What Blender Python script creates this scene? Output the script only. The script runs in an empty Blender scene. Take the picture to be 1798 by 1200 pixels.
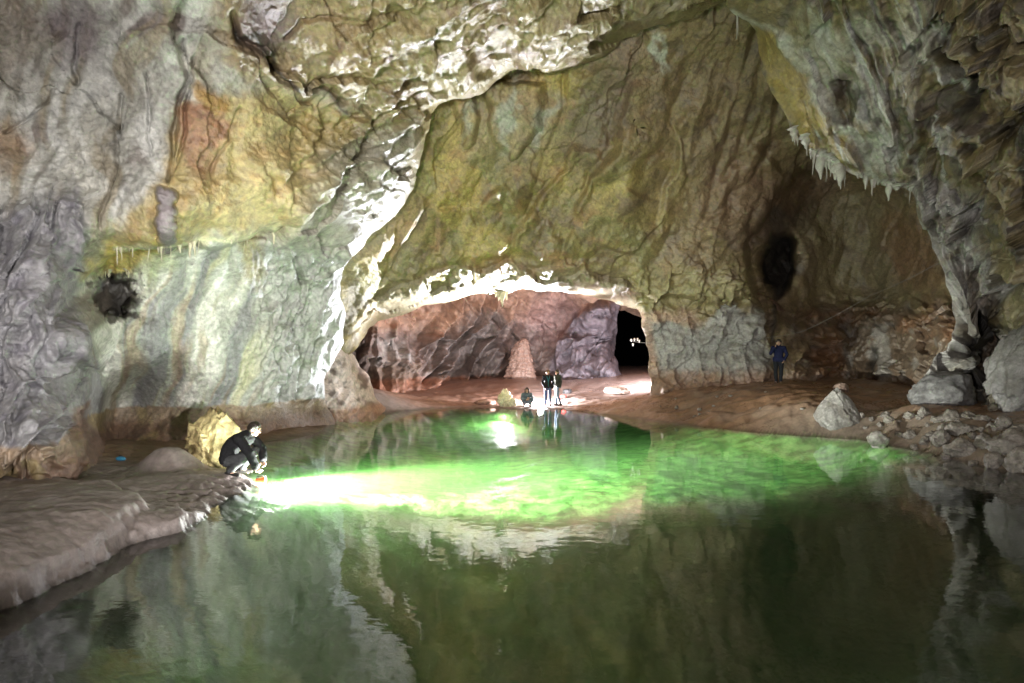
import bpy, bmesh, math, random
import numpy as np
from mathutils import Vector, Matrix

# ------------------------------------------------------------------ camera, world, light, exposure
S = bpy.context.scene
C = S.collection
F, H, U0, V0 = 900.0, 2.1, 899.0, 638.0        # focal length in photo pixels, camera height, principal point

cam = bpy.data.cameras.new('camera'); camo = bpy.data.objects.new('camera', cam); C.objects.link(camo)
cam.sensor_width = 36.0; cam.lens = 36.0 * F / 1798.0
cam.shift_y = (V0 - 600.0) / 1798.0
cam.clip_start = 0.05; cam.clip_end = 500
camo.location = (0, 0, H); camo.rotation_euler = (math.radians(90), 0, 0)
S.camera = camo

W = bpy.data.worlds.new("World"); S.world = W; W.use_nodes = True
W.node_tree.nodes['Background'].inputs[0].default_value = (0.5, 0.55, 0.6, 1)
W.node_tree.nodes['Background'].inputs[1].default_value = 0.0005     # no daylight reaches this chamber
S.view_settings.view_transform = 'Standard'; S.view_settings.look = 'None'
S.view_settings.exposure = 0.0; S.view_settings.gamma = 1.0
S.cycles.max_bounces = 6; S.cycles.diffuse_bounces = 3; S.cycles.glossy_bounces = 3
S.cycles.transparent_max_bounces = 8; S.cycles.caustics_reflective = False; S.cycles.caustics_refractive = False
S.cycles.sample_clamp_indirect = 6.0
try:
    S.cycles.use_denoising = True
except Exception:
    pass

def P(u, v, d):
    u = np.asarray(u, float); v = np.asarray(v, float); d = np.asarray(d, float)
    return np.stack([(u - U0) / F * d, d + 0 * u, H + (V0 - v) / F * d], -1)

def lamp(name, loc, power, radius=0.3, col=(1, 1, 1), spot=None, aim=None, blend=0.6):
    L = bpy.data.lights.new(name, 'SPOT' if spot else 'POINT')
    L.energy = power; L.color = col; L.shadow_soft_size = radius
    o = bpy.data.objects.new(name, L); C.objects.link(o); o.location = loc
    if spot:
        L.spot_size = math.radians(spot); L.spot_blend = blend
        dv = Vector(aim) - Vector(loc)
        o.rotation_euler = dv.to_track_quat('-Z', 'Y').to_euler()
    return o

# unseen lamps added beside and behind the camera as flash fill, one for the alcove
lamp('flash_fill_light', (-3.6, -3.0, 1.5), 3000, 0.12, (1.0, 0.97, 0.93))
lamp('flash_fill_light', (5.0, -2.0, 3.6), 1350, 0.2, (1.0, 0.95, 0.88), 95, (6, 20, 6), 1.0)
lamp('flash_fill_light', (-1.5, -1.0, 2.6), 5200, 0.2, (1.0, 0.96, 0.86), 62, (-1, 19, 8), 1.0)
lamp('flash_fill_light', (2.2, -0.6, 1.5), 6500, 0.12, (1.0, 0.96, 0.93), 46, (-7.2, 12, 2.6), 1.0)
# hand lamps: at the man's hand by the water, at the feet of the far pair, behind the right pillar; one under the far water is added
NEAR = (-4.33, 9.15, 0.14)
FAR = (1.45, 25.5, 0.28)
lamp('hand_or_fill_light', NEAR, 120, 0.06, (1.0, 0.98, 0.95))
lamp('hand_or_fill_light', (NEAR[0] + .15, NEAR[1], -0.08), 700, 0.05, (1.0, 1.0, 0.95))
lamp('hand_or_fill_light', (NEAR[0] + .2, NEAR[1], -0.08), 6500, 0.05, (0.97, 1.0, 0.97), 90, (0.6, 13.5, -0.5), 1.0)
lamp('hand_or_fill_light', (NEAR[0] + .2, NEAR[1] + .1, -0.08), 52000, 0.05, (1.0, 1.0, 0.90), 36, (8.0, 14.6, -0.75), 1.0)
lamp('hand_or_fill_light', FAR, 4300, 0.08, (1.0, 0.97, 0.98))
lamp('hand_or_fill_light', (FAR[0] - .1, FAR[1] - .1, FAR[2] + .05), 23000, 0.06, (0.86, 0.89, 1.0), 88, (-2.4, 13, 9.2), 0.7)
lamp('hand_or_fill_light', (-0.3, 21.8, -0.16), 1900, 0.03, (0.98, 1.0, 0.95), 150, (-2.0, 17, -2.2), 0.9)  # no lamp lies here: added under water to brighten the far pool
lamp('hand_or_fill_light', (8.2, 27.5, 1.6), 2200, 0.1, (1.0, 0.96, 1.0))

# ------------------------------------------------------------------ noise (numpy)
rng = np.random.RandomState(7)
PERM = rng.permutation(4096).astype(np.int32)
G3 = rng.normal(size=(4096, 3)).astype(np.float32); G3 /= np.linalg.norm(G3, axis=1)[:, None]
R3 = rng.rand(4096, 3).astype(np.float32)

def _h(i, j, k):
    return PERM[(PERM[(PERM[i & 4095] + j) & 4095] + k) & 4095]

def perlin(p):
    p = np.asarray(p, np.float32); q = np.floor(p).astype(np.int32); f = p - q
    w = f * f * f * (f * (f * 6 - 15) + 10)
    out = 0
    for dx in (0, 1):
        wx = w[..., 0] if dx else 1 - w[..., 0]
        for dy in (0, 1):
            wy = w[..., 1] if dy else 1 - w[..., 1]
            for dz in (0, 1):
                wz = w[..., 2] if dz else 1 - w[..., 2]
                g = G3[_h(q[..., 0] + dx, q[..., 1] + dy, q[..., 2] + dz)]
                dot = g[..., 0] * (f[..., 0] - dx) + g[..., 1] * (f[..., 1] - dy) + g[..., 2] * (f[..., 2] - dz)
                out = out + wx * wy * wz * dot
    return out * 1.5

def fbm(p, octv=4, lac=2.03, gain=0.5):
    a, s, o = 1.0, 0, 0
    p = np.asarray(p, np.float32)
    for i in range(octv):
        s = s + a * perlin(p + 17.3 * i); a *= gain; p = p * lac
    return s

def ridged(p, octv=4, gain=0.5):
    a, s = 1.0, 0
    p = np.asarray(p, np.float32)
    for i in range(octv):
        s = s + a * (1 - 2 * np.abs(perlin(p + 31.7 * i))); a *= gain; p = p * 2.07
    return s

def billow(p, octv=4):
    a, s = 1.0, 0
    p = np.asarray(p, np.float32)
    for i in range(octv):
        s = s + a * np.abs(perlin(p + 13.1 * i)); a *= .5; p = p * 2.1
    return s

def worley(p):
    p = np.asarray(p, np.float32); q = np.floor(p).astype(np.int32); f = p - q
    f1 = np.full(p.shape[:-1], 9.0, np.float32); f2 = f1.copy(); idc = np.zeros(p.shape[:-1], np.int32)
    for dx in (-1, 0, 1):
        for dy in (-1, 0, 1):
            for dz in (-1, 0, 1):
                h = _h(q[..., 0] + dx, q[..., 1] + dy, q[..., 2] + dz); r = R3[h]
                d = (dx + r[..., 0] - f[..., 0]) ** 2 + (dy + r[..., 1] - f[..., 1]) ** 2 + (dz + r[..., 2] - f[..., 2]) ** 2
                m = d < f1
                f2 = np.where(m, f1, np.minimum(f2, d)); idc = np.where(m, h, idc); f1 = np.where(m, d, f1)
    return np.sqrt(f1), np.sqrt(f2), idc

def facets(p, amp, tilt, seed=0):
    """broken faces: every cell a plane of its own height and slope"""
    p = np.asarray(p, np.float32) + seed; q = np.floor(p).astype(np.int32); f = p - q
    f1 = np.full(p.shape[:-1], 9.0, np.float32); h1 = np.zeros(p.shape[:-1], np.int32); o1 = np.zeros(p.shape, np.float32)
    for dx in (-1, 0, 1):
        for dy in (-1, 0, 1):
            for dz in (-1, 0, 1):
                h = _h(q[..., 0] + dx, q[..., 1] + dy, q[..., 2] + dz); r = R3[h]
                o = np.stack([f[..., 0] - dx - r[..., 0], f[..., 1] - dy - r[..., 1], f[..., 2] - dz - r[..., 2]], -1)
                d = (o * o).sum(-1); m = d < f1
                f1 = np.where(m, d, f1); h1 = np.where(m, h, h1); o1 = np.where(m[..., None], o, o1)
    r = R3[(h1 * 7 + 3) & 4095]
    return amp * (r[..., 0] - .5) + (o1 * (np.asarray(tilt) + (r - .5) * .8 * np.abs(np.asarray(tilt)).max())).sum(-1)

def warp(p, s, a, seed=0.):
    return p + a * np.stack([fbm(p * s + seed, 3), fbm(p * s + seed + 30, 3), fbm(p * s + seed + 60, 3)], -1)

def sst(a, b, x):
    t = np.clip((x - a) / (b - a), 0, 1); return t * t * (3 - 2 * t)

# ------------------------------------------------------------------ interpolation and masks
def tps_fit(xy, val, reg=1e-6):
    n = len(xy); d = np.sqrt(((xy[:, None] - xy[None]) ** 2).sum(-1)) + 1e-12
    K = d * d * np.log(d) + reg * np.eye(n)
    A = np.zeros((n + 3, n + 3)); A[:n, :n] = K; A[:n, n] = 1; A[:n, n + 1:] = xy; A[n, :n] = 1; A[n + 1:, :n] = xy.T
    return np.linalg.solve(A, np.concatenate([val, [0, 0, 0]]))

def tps_eval(xy, w, q):
    sh = q.shape[:-1]; q = q.reshape(-1, 2); out = np.empty(len(q)); n = len(xy)
    for s in range(0, len(q), 60000):
        b = q[s:s + 60000]
        d2 = ((b[:, None] - xy[None]) ** 2).sum(-1) + 1e-20
        out[s:s + 60000] = (0.5 * d2 * np.log(d2)) @ w[:n] + w[n] + b @ w[n + 1:]
    return out.reshape(sh)

def inpoly(u, v, poly):
    r = np.zeros(np.shape(u), bool); n = len(poly)
    for i in range(n):
        x0, y0 = poly[i]; x1, y1 = poly[(i + 1) % n]
        if y0 == y1: continue
        r ^= ((y0 > v) != (y1 > v)) & (u < (x1 - x0) * (v - y0) / (y1 - y0) + x0)
    return r

def dline(u, v, pts):
    """distance to a polyline, the side it is on and the position along it"""
    best = np.full(np.shape(u), 1e9); side = np.zeros(np.shape(u)); tt = np.zeros(np.shape(u)); L = 0.0
    for i in range(len(pts) - 1):
        x0, y0 = pts[i]; x1, y1 = pts[i + 1]; dx, dy = x1 - x0, y1 - y0; l2 = dx * dx + dy * dy; l = math.sqrt(l2)
        t = np.clip(((u - x0) * dx + (v - y0) * dy) / l2, 0, 1)
        d = np.hypot(u - x0 - t * dx, v - y0 - t * dy); m = d < best
        best = np.where(m, d, best); side = np.where(m, np.sign((u - x0) * dy - (v - y0) * dx), side); tt = np.where(m, L + t * l, tt); L += l
    return best, side, tt / L

def mpoly(u, v, poly, soft=12):
    d, _, _ = dline(u, v, list(poly) + [poly[0]])
    return sst(-soft, soft, np.where(inpoly(u, v, poly), d, -d))

def mell(u, v, cx, cy, ru, rv, rot=0, soft=0.5):
    c, s = math.cos(math.radians(rot)), math.sin(math.radians(rot))
    x, y = u - cx, v - cy
    r = np.hypot((x * c + y * s) / ru, (-x * s + y * c) / rv)
    return 1 - sst(1 - soft, 1 + soft, r)

def mline(u, v, pts, w):
    d, _, _ = dline(u, v, pts); return np.exp(-(d / w) ** 2)

def mix(col, c, m):
    return col + (np.asarray(c) - col) * np.clip(m, 0, 1)[..., None]

# ------------------------------------------------------------------ mesh and object helpers
def mesh_np(name, verts, faces, cols=None, extra=None, smooth=True):
    me = bpy.data.meshes.new(name)
    verts = np.asarray(verts, np.float32).reshape(-1, 3); faces = np.asarray(faces, np.int32)
    k = faces.shape[1]
    me.vertices.add(len(verts)); me.vertices.foreach_set('co', verts.ravel())
    me.loops.add(faces.size); me.loops.foreach_set('vertex_index', faces.ravel())
    me.polygons.add(len(faces)); me.polygons.foreach_set('loop_start', np.arange(0, faces.size, k, dtype=np.int32))
    me.polygons.foreach_set('loop_total', np.full(len(faces), k, np.int32))
    me.update(calc_edges=True); me.validate()
    if smooth: me.polygons.foreach_set('use_smooth', np.ones(len(me.polygons), bool))
    if cols is not None:
        a = me.attributes.new('Col', 'FLOAT_COLOR', 'POINT')
        c = np.ones((len(verts), 4), np.float32); c[:, :3] = np.clip(cols, 0.004, 0.95); a.data.foreach_set('color', c.ravel())
    if extra is not None:
        a = me.attributes.new('Rough', 'FLOAT', 'POINT'); a.data.foreach_set('value', np.asarray(extra, np.float32).ravel())
    return me

def link(name, me, mat=None, parent=None, loc=None):
    o = bpy.data.objects.new(name, me); C.objects.link(o)
    if mat is not None:
        me.materials.clear(); me.materials.append(mat)
    if parent is not None: o.parent = parent
    if loc is not None: o.location = loc
    return o

def tag(o, label=None, cat=None, group=None, kind=None):
    if label: o['label'] = label
    if cat: o['category'] = cat
    if group: o['group'] = group
    if kind: o['kind'] = kind
    return o

def root(name, loc, label, cat, group=None, rz=0):
    o = bpy.data.objects.new(name, None); C.objects.link(o); o.location = loc; o.rotation_euler = (0, 0, rz)
    o.empty_display_size = 0.2
    return tag(o, label, cat, group)

# ------------------------------------------------------------------ materials
def new_mat(name):
    m = bpy.data.materials.new(name); m.use_nodes = True
    nt = m.node_tree; b = nt.nodes['Principled BSDF']; return m, nt, b

def rock_mat(name, bump=0.02, scale=9.0, rough=None, spec=0.5, vary=0.35):
    m, nt, b = new_mat(name); N = nt.nodes; L = nt.links
    at = N.new('ShaderNodeAttribute'); at.attribute_name = 'Col'
    tc = N.new('ShaderNodeTexCoord')
    n1 = N.new('ShaderNodeTexNoise'); n1.inputs['Scale'].default_value = scale; n1.inputs['Detail'].default_value = 8; n1.inputs['Roughness'].default_value = 0.65
    L.new(tc.outputs['Object'], n1.inputs['Vector'])
    n2 = N.new('ShaderNodeTexNoise'); n2.inputs['Scale'].default_value = scale * 0.35; n2.inputs['Detail'].default_value = 6; n2.inputs['Distortion'].default_value = 1.2
    L.new(tc.outputs['Object'], n2.inputs['Vector'])
    mr = N.new('ShaderNodeMapRange'); mr.inputs[1].default_value = 0.3; mr.inputs[2].default_value = 0.7
    mr.inputs[3].default_value = 1 - vary; mr.inputs[4].default_value = 1 + vary
    L.new(n1.outputs['Fac'], mr.inputs[0])
    mr2 = N.new('ShaderNodeMapRange'); mr2.inputs[1].default_value = 0.3; mr2.inputs[2].default_value = 0.7
    mr2.inputs[3].default_value = 1 - vary * .7; mr2.inputs[4].default_value = 1 + vary * .7
    L.new(n2.outputs['Fac'], mr2.inputs[0])
    mu = N.new('ShaderNodeMath'); mu.operation = 'MULTIPLY'; L.new(mr.outputs[0], mu.inputs[0]); L.new(mr2.outputs[0], mu.inputs[1])
    vm = N.new('ShaderNodeVectorMath'); vm.operation = 'SCALE'; L.new(at.outputs['Color'], vm.inputs[0]); L.new(mu.outputs[0], vm.inputs['Scale'])
    L.new(vm.outputs[0], b.inputs['Base Color'])
    if rough is None:
        ar = N.new('ShaderNodeAttribute'); ar.attribute_name = 'Rough'
        ma = N.new('ShaderNodeMath'); ma.operation = 'MULTIPLY_ADD'; L.new(n1.outputs['Fac'], ma.inputs[0]); ma.inputs[1].default_value = 0.16
        L.new(ar.outputs['Fac'], ma.inputs[2]); ma.use_clamp = True
        L.new(ma.outputs[0], b.inputs['Roughness'])
    else:
        b.inputs['Roughness'].default_value = rough
    b.inputs['Specular IOR Level'].default_value = spec
    bp = N.new('ShaderNodeBump'); bp.inputs['Strength'].default_value = 0.9; bp.inputs['Distance'].default_value = bump
    L.new(n1.outputs['Fac'], bp.inputs['Height']); L.new(bp.outputs[0], b.inputs['Normal'])
    return m

def flat_mat(name, col, rough=0.6, spec=0.4, vary=0.15, scale=40, bump=0.003, emit=None):
    m, nt, b = new_mat(name); N = nt.nodes; L = nt.links
    tc = N.new('ShaderNodeTexCoord'); n1 = N.new('ShaderNodeTexNoise'); n1.inputs['Scale'].default_value = scale; n1.inputs['Detail'].default_value = 4
    L.new(tc.outputs['Object'], n1.inputs['Vector'])
    mr = N.new('ShaderNodeMapRange'); mr.inputs[1].default_value = .3; mr.inputs[2].default_value = .7; mr.inputs[3].default_value = 1 - vary; mr.inputs[4].default_value = 1 + vary
    L.new(n1.outputs['Fac'], mr.inputs[0])
    vm = N.new('ShaderNodeVectorMath'); vm.operation = 'SCALE'; vm.inputs[0].default_value = col; L.new(mr.outputs[0], vm.inputs['Scale'])
    L.new(vm.outputs[0], b.inputs['Base Color']); b.inputs['Roughness'].default_value = rough; b.inputs['Specular IOR Level'].default_value = spec
    bp = N.new('ShaderNodeBump'); bp.inputs['Distance'].default_value = bump; L.new(n1.outputs['Fac'], bp.inputs['Height']); L.new(bp.outputs[0], b.inputs['Normal'])
    if emit:
        b.inputs['Emission Color'].default_value = (*emit[:3], 1); b.inputs['Emission Strength'].default_value = emit[3]
    return m

M_ROCK = rock_mat('wet_rock', 0.045, 11.0, spec=1.0)
M_FAR = rock_mat('far_rock', 0.06, 3.0)
M_MUD = rock_mat('mud', 0.02, 12.0, vary=0.2)

# ------------------------------------------------------------------ rock sheets: a wall seen as depth over a field of directions, cut to an outline and given thickness
def rock_layer(name, poly, ctrl, shape_fn, col_fn, holes=(), g=2.0, mat=None, ragged=5.0, thick=0.22, kind='structure'):
    poly = np.asarray(poly, float)
    lo, hi = poly.min(0) - 6, poly.max(0) + 6
    def axis(a, b, f0, f1):
        x = np.concatenate([np.arange(-2400, f0, 16.0), np.arange(f0, f1, g), np.arange(f1, 3200, 16.0)])
        return x[(x >= a) & (x <= b)]
    us = axis(lo[0], hi[0], -24, 1822); vs = axis(lo[1], hi[1], -24, 880)
    u, v = np.meshgrid(us, vs)
    c = np.asarray(ctrl, float)
    sc = 0.001
    w = tps_fit(c[:, :2] * sc, 1.0 / c[:, 2], 2e-6)
    inv = tps_eval(c[:, :2] * sc, w, np.stack([u, v], -1) * sc)
    d = 1.0 / np.clip(inv, 1 / 90.0, 1 / 2.5)
    p0 = P(u, v, d)
    wu = u + ragged * fbm(np.stack([u * .03, v * .03, 0 * u + 3], -1), 4)
    wv = v + ragged * fbm(np.stack([u * .03, v * .03, 0 * u + 9], -1), 4)
    ins = inpoly(wu, wv, poly)
    for hp in holes: ins &= ~inpoly(wu, wv, np.asarray(hp, float))
    ed = dline(u, v, list(map(tuple, poly)) + [tuple(poly[0])])[0]
    dd, hn = shape_fn(u, v, d, p0)            # change of depth, and height along the surface normal
    hn = hn * (.3 + .7 * sst(0, 32, ed))
    p1 = P(u, v, d + dd)
    gu = np.gradient(p1, axis=1); gv = np.gradient(p1, axis=0)
    nrm = np.cross(gu, gv); nrm /= np.linalg.norm(nrm, axis=-1)[..., None] + 1e-9
    vdir = p1 - np.array([0, 0, H]); s = np.sign((nrm * vdir).sum(-1)); nrm *= -s[..., None]      # towards the viewer's side
    vd = vdir / np.linalg.norm(vdir, axis=-1)[..., None]; mv = .4 * nrm - .6 * vd; mv /= np.linalg.norm(mv, axis=-1)[..., None]
    p2 = p1 + mv * hn[..., None]
    col, rough = col_fn(u, v, d, p2, hn)
    fa = ins[:-1, :-1] & ins[1:, :-1] & ins[:-1, 1:] & ins[1:, 1:]
    idx = np.arange(u.size).reshape(u.shape)
    q = np.stack([idx[:-1, :-1], idx[1:, :-1], idx[1:, 1:], idx[:-1, 1:]], -1)[fa]
    used = np.unique(q); rem = np.full(u.size, -1); rem[used] = np.arange(len(used)); q = rem[q]
    V = p2.reshape(-1, 3)[used]; Cc = col.reshape(-1, 3)[used]; R = np.broadcast_to(rough, u.shape).reshape(-1)[used]
    uv = np.stack([u.ravel()[used], v.ravel()[used]], -1)
    # boundary: smooth it and extrude it backwards
    e = np.concatenate([q[:, [0, 1]], q[:, [1, 2]], q[:, [2, 3]], q[:, [3, 0]]]); fid = np.tile(np.arange(len(q)), 4)
    key = np.sort(e, 1); kk = key[:, 0].astype(np.int64) * len(V) + key[:, 1]
    un, first, cnt = np.unique(kk, return_index=True, return_counts=True)
    be = e[first[cnt == 1]]; bf = fid[first[cnt == 1]]
    bv = np.unique(be); m = np.full(len(V), -1); m[bv] = np.arange(len(bv)); bl = m[be]
    for it in range(5):
        acc = np.zeros((len(bv), 3)); n = np.zeros(len(bv))
        np.add.at(acc, bl[:, 0], V[be[:, 1]]); np.add.at(acc, bl[:, 1], V[be[:, 0]]); np.add.at(n, bl[:, 0], 1); np.add.at(n, bl[:, 1], 1)
        V[bv] = 0.4 * V[bv] + 0.6 * acc / n[:, None]
    fc = uv[q].mean(1); inw = np.zeros((len(bv), 2))
    for k in (0, 1): np.add.at(inw, bl[:, k], fc[bf] - uv[be[:, k]])
    for it in range(14):
        acc = np.zeros((len(bv), 2)); np.add.at(acc, bl[:, 0], inw[bl[:, 1]]); np.add.at(acc, bl[:, 1], inw[bl[:, 0]]); inw = inw + 0.5 * acc
        inw /= np.linalg.norm(inw, axis=1)[:, None] + 1e-9
    rings = [V]; faces = [q]; cur = be; nV = len(V); cols = [Cc]; rs = [R]
    base = V[bv]
    for dep, inn in ((0.02, 2.0), (0.06, 8.0), (thick * .5, 20.0), (thick, 34.0)):
        dn = base[:, 1] * (1 + dep)
        off = np.stack([inw[:, 0] * inn / F * dn, 0 * dn, -inw[:, 1] * inn / F * dn], -1)
        nb = np.array([0, 0, H]) + (base - np.array([0, 0, H])) * (1 + dep) + off
        rings.append(nb); cols.append(Cc[bv]); rs.append(R[bv])
        nxt = nV + bl
        faces.append(np.stack([cur[:, 1], cur[:, 0], nxt[:, 0], nxt[:, 1]], -1)); cur = nxt; nV += len(bv)
    me = mesh_np(name, np.concatenate(rings), np.concatenate(faces), np.concatenate(cols), np.concatenate(rs))
    o = link(name, me, mat or M_ROCK)
    SURF[name + str(len(SURF))] = (uv, V)
    return tag(o, kind=kind)

def noise2(u, v, s, seed, octv=3):
    return fbm(np.stack([u * s, v * s, 0 * u + seed], -1), octv)

def step(u, v, pts, width, amp, reach):
    """one side of a broken edge stands proud and fades out with distance"""
    d, s, t = dline(u, v, pts)
    fade = sst(0, .15, t) * (1 - sst(.85, 1, t))
    return np.where(s > 0, amp * np.exp(-(d / reach) ** 2), 0) * np.where(s > 0, 1 - np.exp(-(d / width) ** 2) * 0, 1) * fade

def fold_step(u, v, pts, amp, reach, w, side=1):
    """a lapping fold: proud along the line on one side, dropping sharply on the other"""
    d, s, t = dline(u, v, pts); x = d * s * side
    return amp * sst(-w, w, x) * np.exp(-np.clip(x, 0, None) / reach) * sst(0, .08, t) * (1 - sst(.92, 1, t))

def groove(u, v, pts, w, amp):
    d, s, t = dline(u, v, pts)
    return amp * np.exp(-(d / w) ** 2) * sst(0, .06, t) * (1 - sst(.94, 1, t))

def cracks(p, scale, w=0.035, seed=0):
    n = perlin(p * scale + seed) + .35 * perlin(p * scale * 2.3 + seed + 5)
    return np.exp(-(n / w) ** 2) * sst(-.1, .35, perlin(p * scale * .6 + seed + 40))

def ridge_lines(p, w=.12, seed=0.):
    n = perlin(p + seed) + .4 * perlin(p * 2.2 + seed)
    return np.exp(-(n / w) ** 2)

SURF = {}
def on_rock(i, u, v):
    uv, V = SURF[list(SURF)[i]]
    k = np.argmin((uv[:, 0] - u) ** 2 + (uv[:, 1] - v) ** 2); return V[k]

# ================================================================== LEFT WALL AND NEAR CEILING
LIP = [(1330, -60), (1290, -5), (1240, 18), (1195, 42), (1130, 52), (1098, 72), (1062, 100), (1010, 118), (960, 130), (940, 118), (905, 122), (860, 150), (845, 165), (800, 172),
       (770, 184), (752, 215), (740, 270), (728, 330), (700, 372), (668, 402), (640, 430), (618, 452), (600, 478), (598, 520), (606, 556), (604, 600), (588, 634), (570, 660), (572, 700), (585, 735), (590, 775)]
POLY_A = [(-2300, -1700), (1330, -1700)] + LIP + [(560, 860), (-2300, 860)]
CTRL_A = [(-2300, -1700, 2.9), (-2300, 300, 3.0), (-2300, 860, 3.0), (-900, -1700, 2.9), (300, -1700, 3.2), (1330, -1700, 3.3),
 (-900, -900, 3.6), (-900, 300, 4.6), (-900, 860, 4.4), (-300, 300, 6.4), (-300, 860, 5.9), (-300, -200, 6.3), (0, -900, 4.6), (600, -900, 4.6), (1330, -900, 5.0),
 (0, 0, 8.2), (0, 200, 8.3), (0, 400, 7.9), (0, 600, 7.6), (0, 860, 7.2), (80, 480, 7.9), (70, 700, 7.8), (115, 600, 8.0), (115, 780, 8.0), (60, 860, 7.4),
 (165, 500, 10.2), (165, 650, 10.9), (165, 770, 11.4), (200, 530, 10.7), (240, 470, 10.2), (250, 600, 11.2), (250, 790, 12.2), (350, 470, 11.1), (350, 600, 12.2), (350, 780, 13.4),
 (450, 460, 12.4), (450, 600, 13.4), (450, 770, 14.4), (540, 450, 14.0), (540, 600, 15.3), (550, 750, 16.6), (590, 500, 15.5), (600, 560, 16.2), (605, 620, 16.8), (580, 740, 17.6),
 (150, 300, 8.8), (150, 400, 8.7), (200, 400, 9.0), (300, 300, 9.0), (300, 405, 9.1), (400, 405, 10.1), (400, 300, 9.7), (400, 100, 9.0), (300, 100, 8.7), (150, 100, 8.5), (500, 395, 11.6), (500, 250, 11.0), (500, 100, 9.8),
 (600, 350, 13.4), (600, 200, 12.2), (600, 50, 10.2), (680, 340, 14.8), (640, 430, 15.4), (700, 250, 13.8), (760, 190, 14.2), (700, 100, 11.8), (800, 50, 11.5), (900, 120, 14.0), (900, 60, 12.4),
 (1000, 100, 13.7), (1000, 20, 12.0), (1100, 60, 13.2), (1200, 20, 12.4), (1290, 0, 12.2), (900, -200, 9.2), (600, -200, 8.0), (300, -200, 7.2), (1250, -200, 9.5)]

def shape_A(u, v, d, p):
    wu = u + 10 * noise2(u, v, .012, 1); wv = v + 10 * noise2(u, v, .012, 2)
    dd = 0 * u
    lip = [(150, 480), (200, 430), (262, 425), (300, 428), (360, 424), (420, 416), (480, 398), (540, 350)]
    below = wv - np.interp(wu, [x for x, _ in lip], [y for _, y in lip])
    dd += 1.15 * sst(-1, 7, below) * np.exp(-np.clip(below, 0, 900) / 80.) * sst(140, 200, wu) * (1 - sst(430, 540, wu))
    # the arch edge rolls over towards the far chamber
    dl, _, _ = dline(u, v, LIP[:-8])
    dd += 1.3 * np.exp(-dl / 45.) * sst(560, 620, u)
    hn = 0.30 * fbm(p * .55 + 3, 3)
    pw = warp(p, .8, .35, 3.)
    # broken faces of the ceiling and the upper wall
    flat = 1 - sst(440, 500, below * 1.0 + 440)
    cz = sst(380, 470, u - .25 * v) * (1 - sst(430, 500, v))
    lz = (1 - sst(380, 470, u - .25 * v)) * (1 - sst(300, 430, v))
    hn += cz * facets(pw * np.array([.34, .45, .65]), .26, (.16, -.1, .26), 2)
    hn += cz * sst(-.1, .3, noise2(u, v, .008, 19, 2)) * facets(pw * np.array([1.1, 1.2, 1.9]), .08, (.05, .0, .12), 5)
    hn += lz * .035 * ridged(np.stack([(u + 60 * noise2(u, v, .004, 33)) * .022 + v * .005, v * .004, 0 * u + 3], -1), 3) + lz * facets(pw * np.array([.8, .6, .26]), .12, (.14, 0, .10), 9)
    # slanting folds that run with the arch
    q = np.stack([(u * .50 + v * .86) * .030, (u * .86 - v * .50) * .0042, 0 * u + 4], -1) + .25 * noise2(u, v, .01, 16)[..., None]
    fold = sst(560, 640, u + .3 * v) * (1 - sst(400, 480, v))
    hn += fold * (.16 * ridged(q, 2))
    fw = u + 16 * noise2(u, v, .016, 24, 4); fy = v + 16 * noise2(u, v, .016, 25, 4)
    for pts, am, re, w_ in [([(555, 530), (600, 430), (650, 340), (700, 272), (748, 228), (800, 188), (858, 142), (905, 118), (985, 85), (1060, 48), (1150, 5), (1220, -40)], .60, 60, 10),
                            ([(490, 410), (560, 330), (610, 270), (655, 190), (700, 120), (760, 85), (830, 55), (900, 20), (980, -30)], .60, 70, 9), ([(610, 345), (680, 245), (725, 200), (790, 150), (850, 120)], .35, 40, 7),
                            ([(880, 45), (930, 32), (1000, 18), (1100, -10)], .35, 40, 7), ([(640, 130), (690, 60), (760, 20), (840, -30)], .4, 60, 8), ([(470, 330), (530, 270), (560, 220)], .25, 50, 7)]:
        hn += fold_step(fw, fy, pts, am, re, w_)
    # scallops
    s = warp(np.stack([p[..., 0] * 3.0, p[..., 1] * 2.6, p[..., 2] * 3.6], -1), .5, .7)
    f1, f2, _ = worley(s)
    scal = sst(500, 620, u) * (1 - sst(500, 620, v)) + .7 * mell(u, v, 450, 300, 130, 110) + .8 * mell(u, v, 190, 230, 160, 180)
    scal = np.clip(scal, .10, 1) * sst(-.35, .15, noise2(u, v, .008, 6, 2))
    hn += .13 * scal * np.clip(f1, 0, 1) ** 1.4
    f1b, f2b, _ = worley(s * 2.2 + 7)
    hn += .020 * np.clip(scal + .15, 0, 1) * f1b ** 1.4
    # alcove flowstone: long vertical flutes; webbed ribs towards its right end
    alc = sst(0, 25, below) * sst(135, 165, u) * (1 - sst(440, 520, u))
    fl = np.stack([(u + .22 * v + 50 * noise2(u, v, .006, 36)) * .020, v * .0028, 0 * u + 12], -1)
    hn = hn * (1 - .6 * alc) + alc * (.12 * fbm(fl, 4) + .03 * ridged(fl * 2.2, 2))
    web = sst(420, 500, u) * sst(400, 480, v) * (1 - sst(690, 720, v))
    wq = np.stack([(u + .42 * v) * .024, (v - .3 * u) * .0075, 0 * u + 2], -1) + .3 * noise2(u, v, .014, 17)[..., None]
    hn += web * (.20 * ridge_lines(wq, .10) + .10 * ridge_lines(wq * 2.1 + 8, .12) + facets(wq * 1.3, .12, (.15, 0, 0), 1))
    # buttress at the far left: facetted, with sharp ribs
    bt = sst(330, 400, v + .2 * u) * (1 - sst(130, 160, u))
    bq = np.stack([(u + .38 * v) * .016, (v - .4 * u) * .0075, 0 * u + 6], -1) + .3 * noise2(u, v, .012, 18)[..., None]
    hn += bt * (facets(bq * 1.2, .20, (.28, .10, 0), 4) + .10 * ridge_lines(bq * 1.2, .10))
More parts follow.
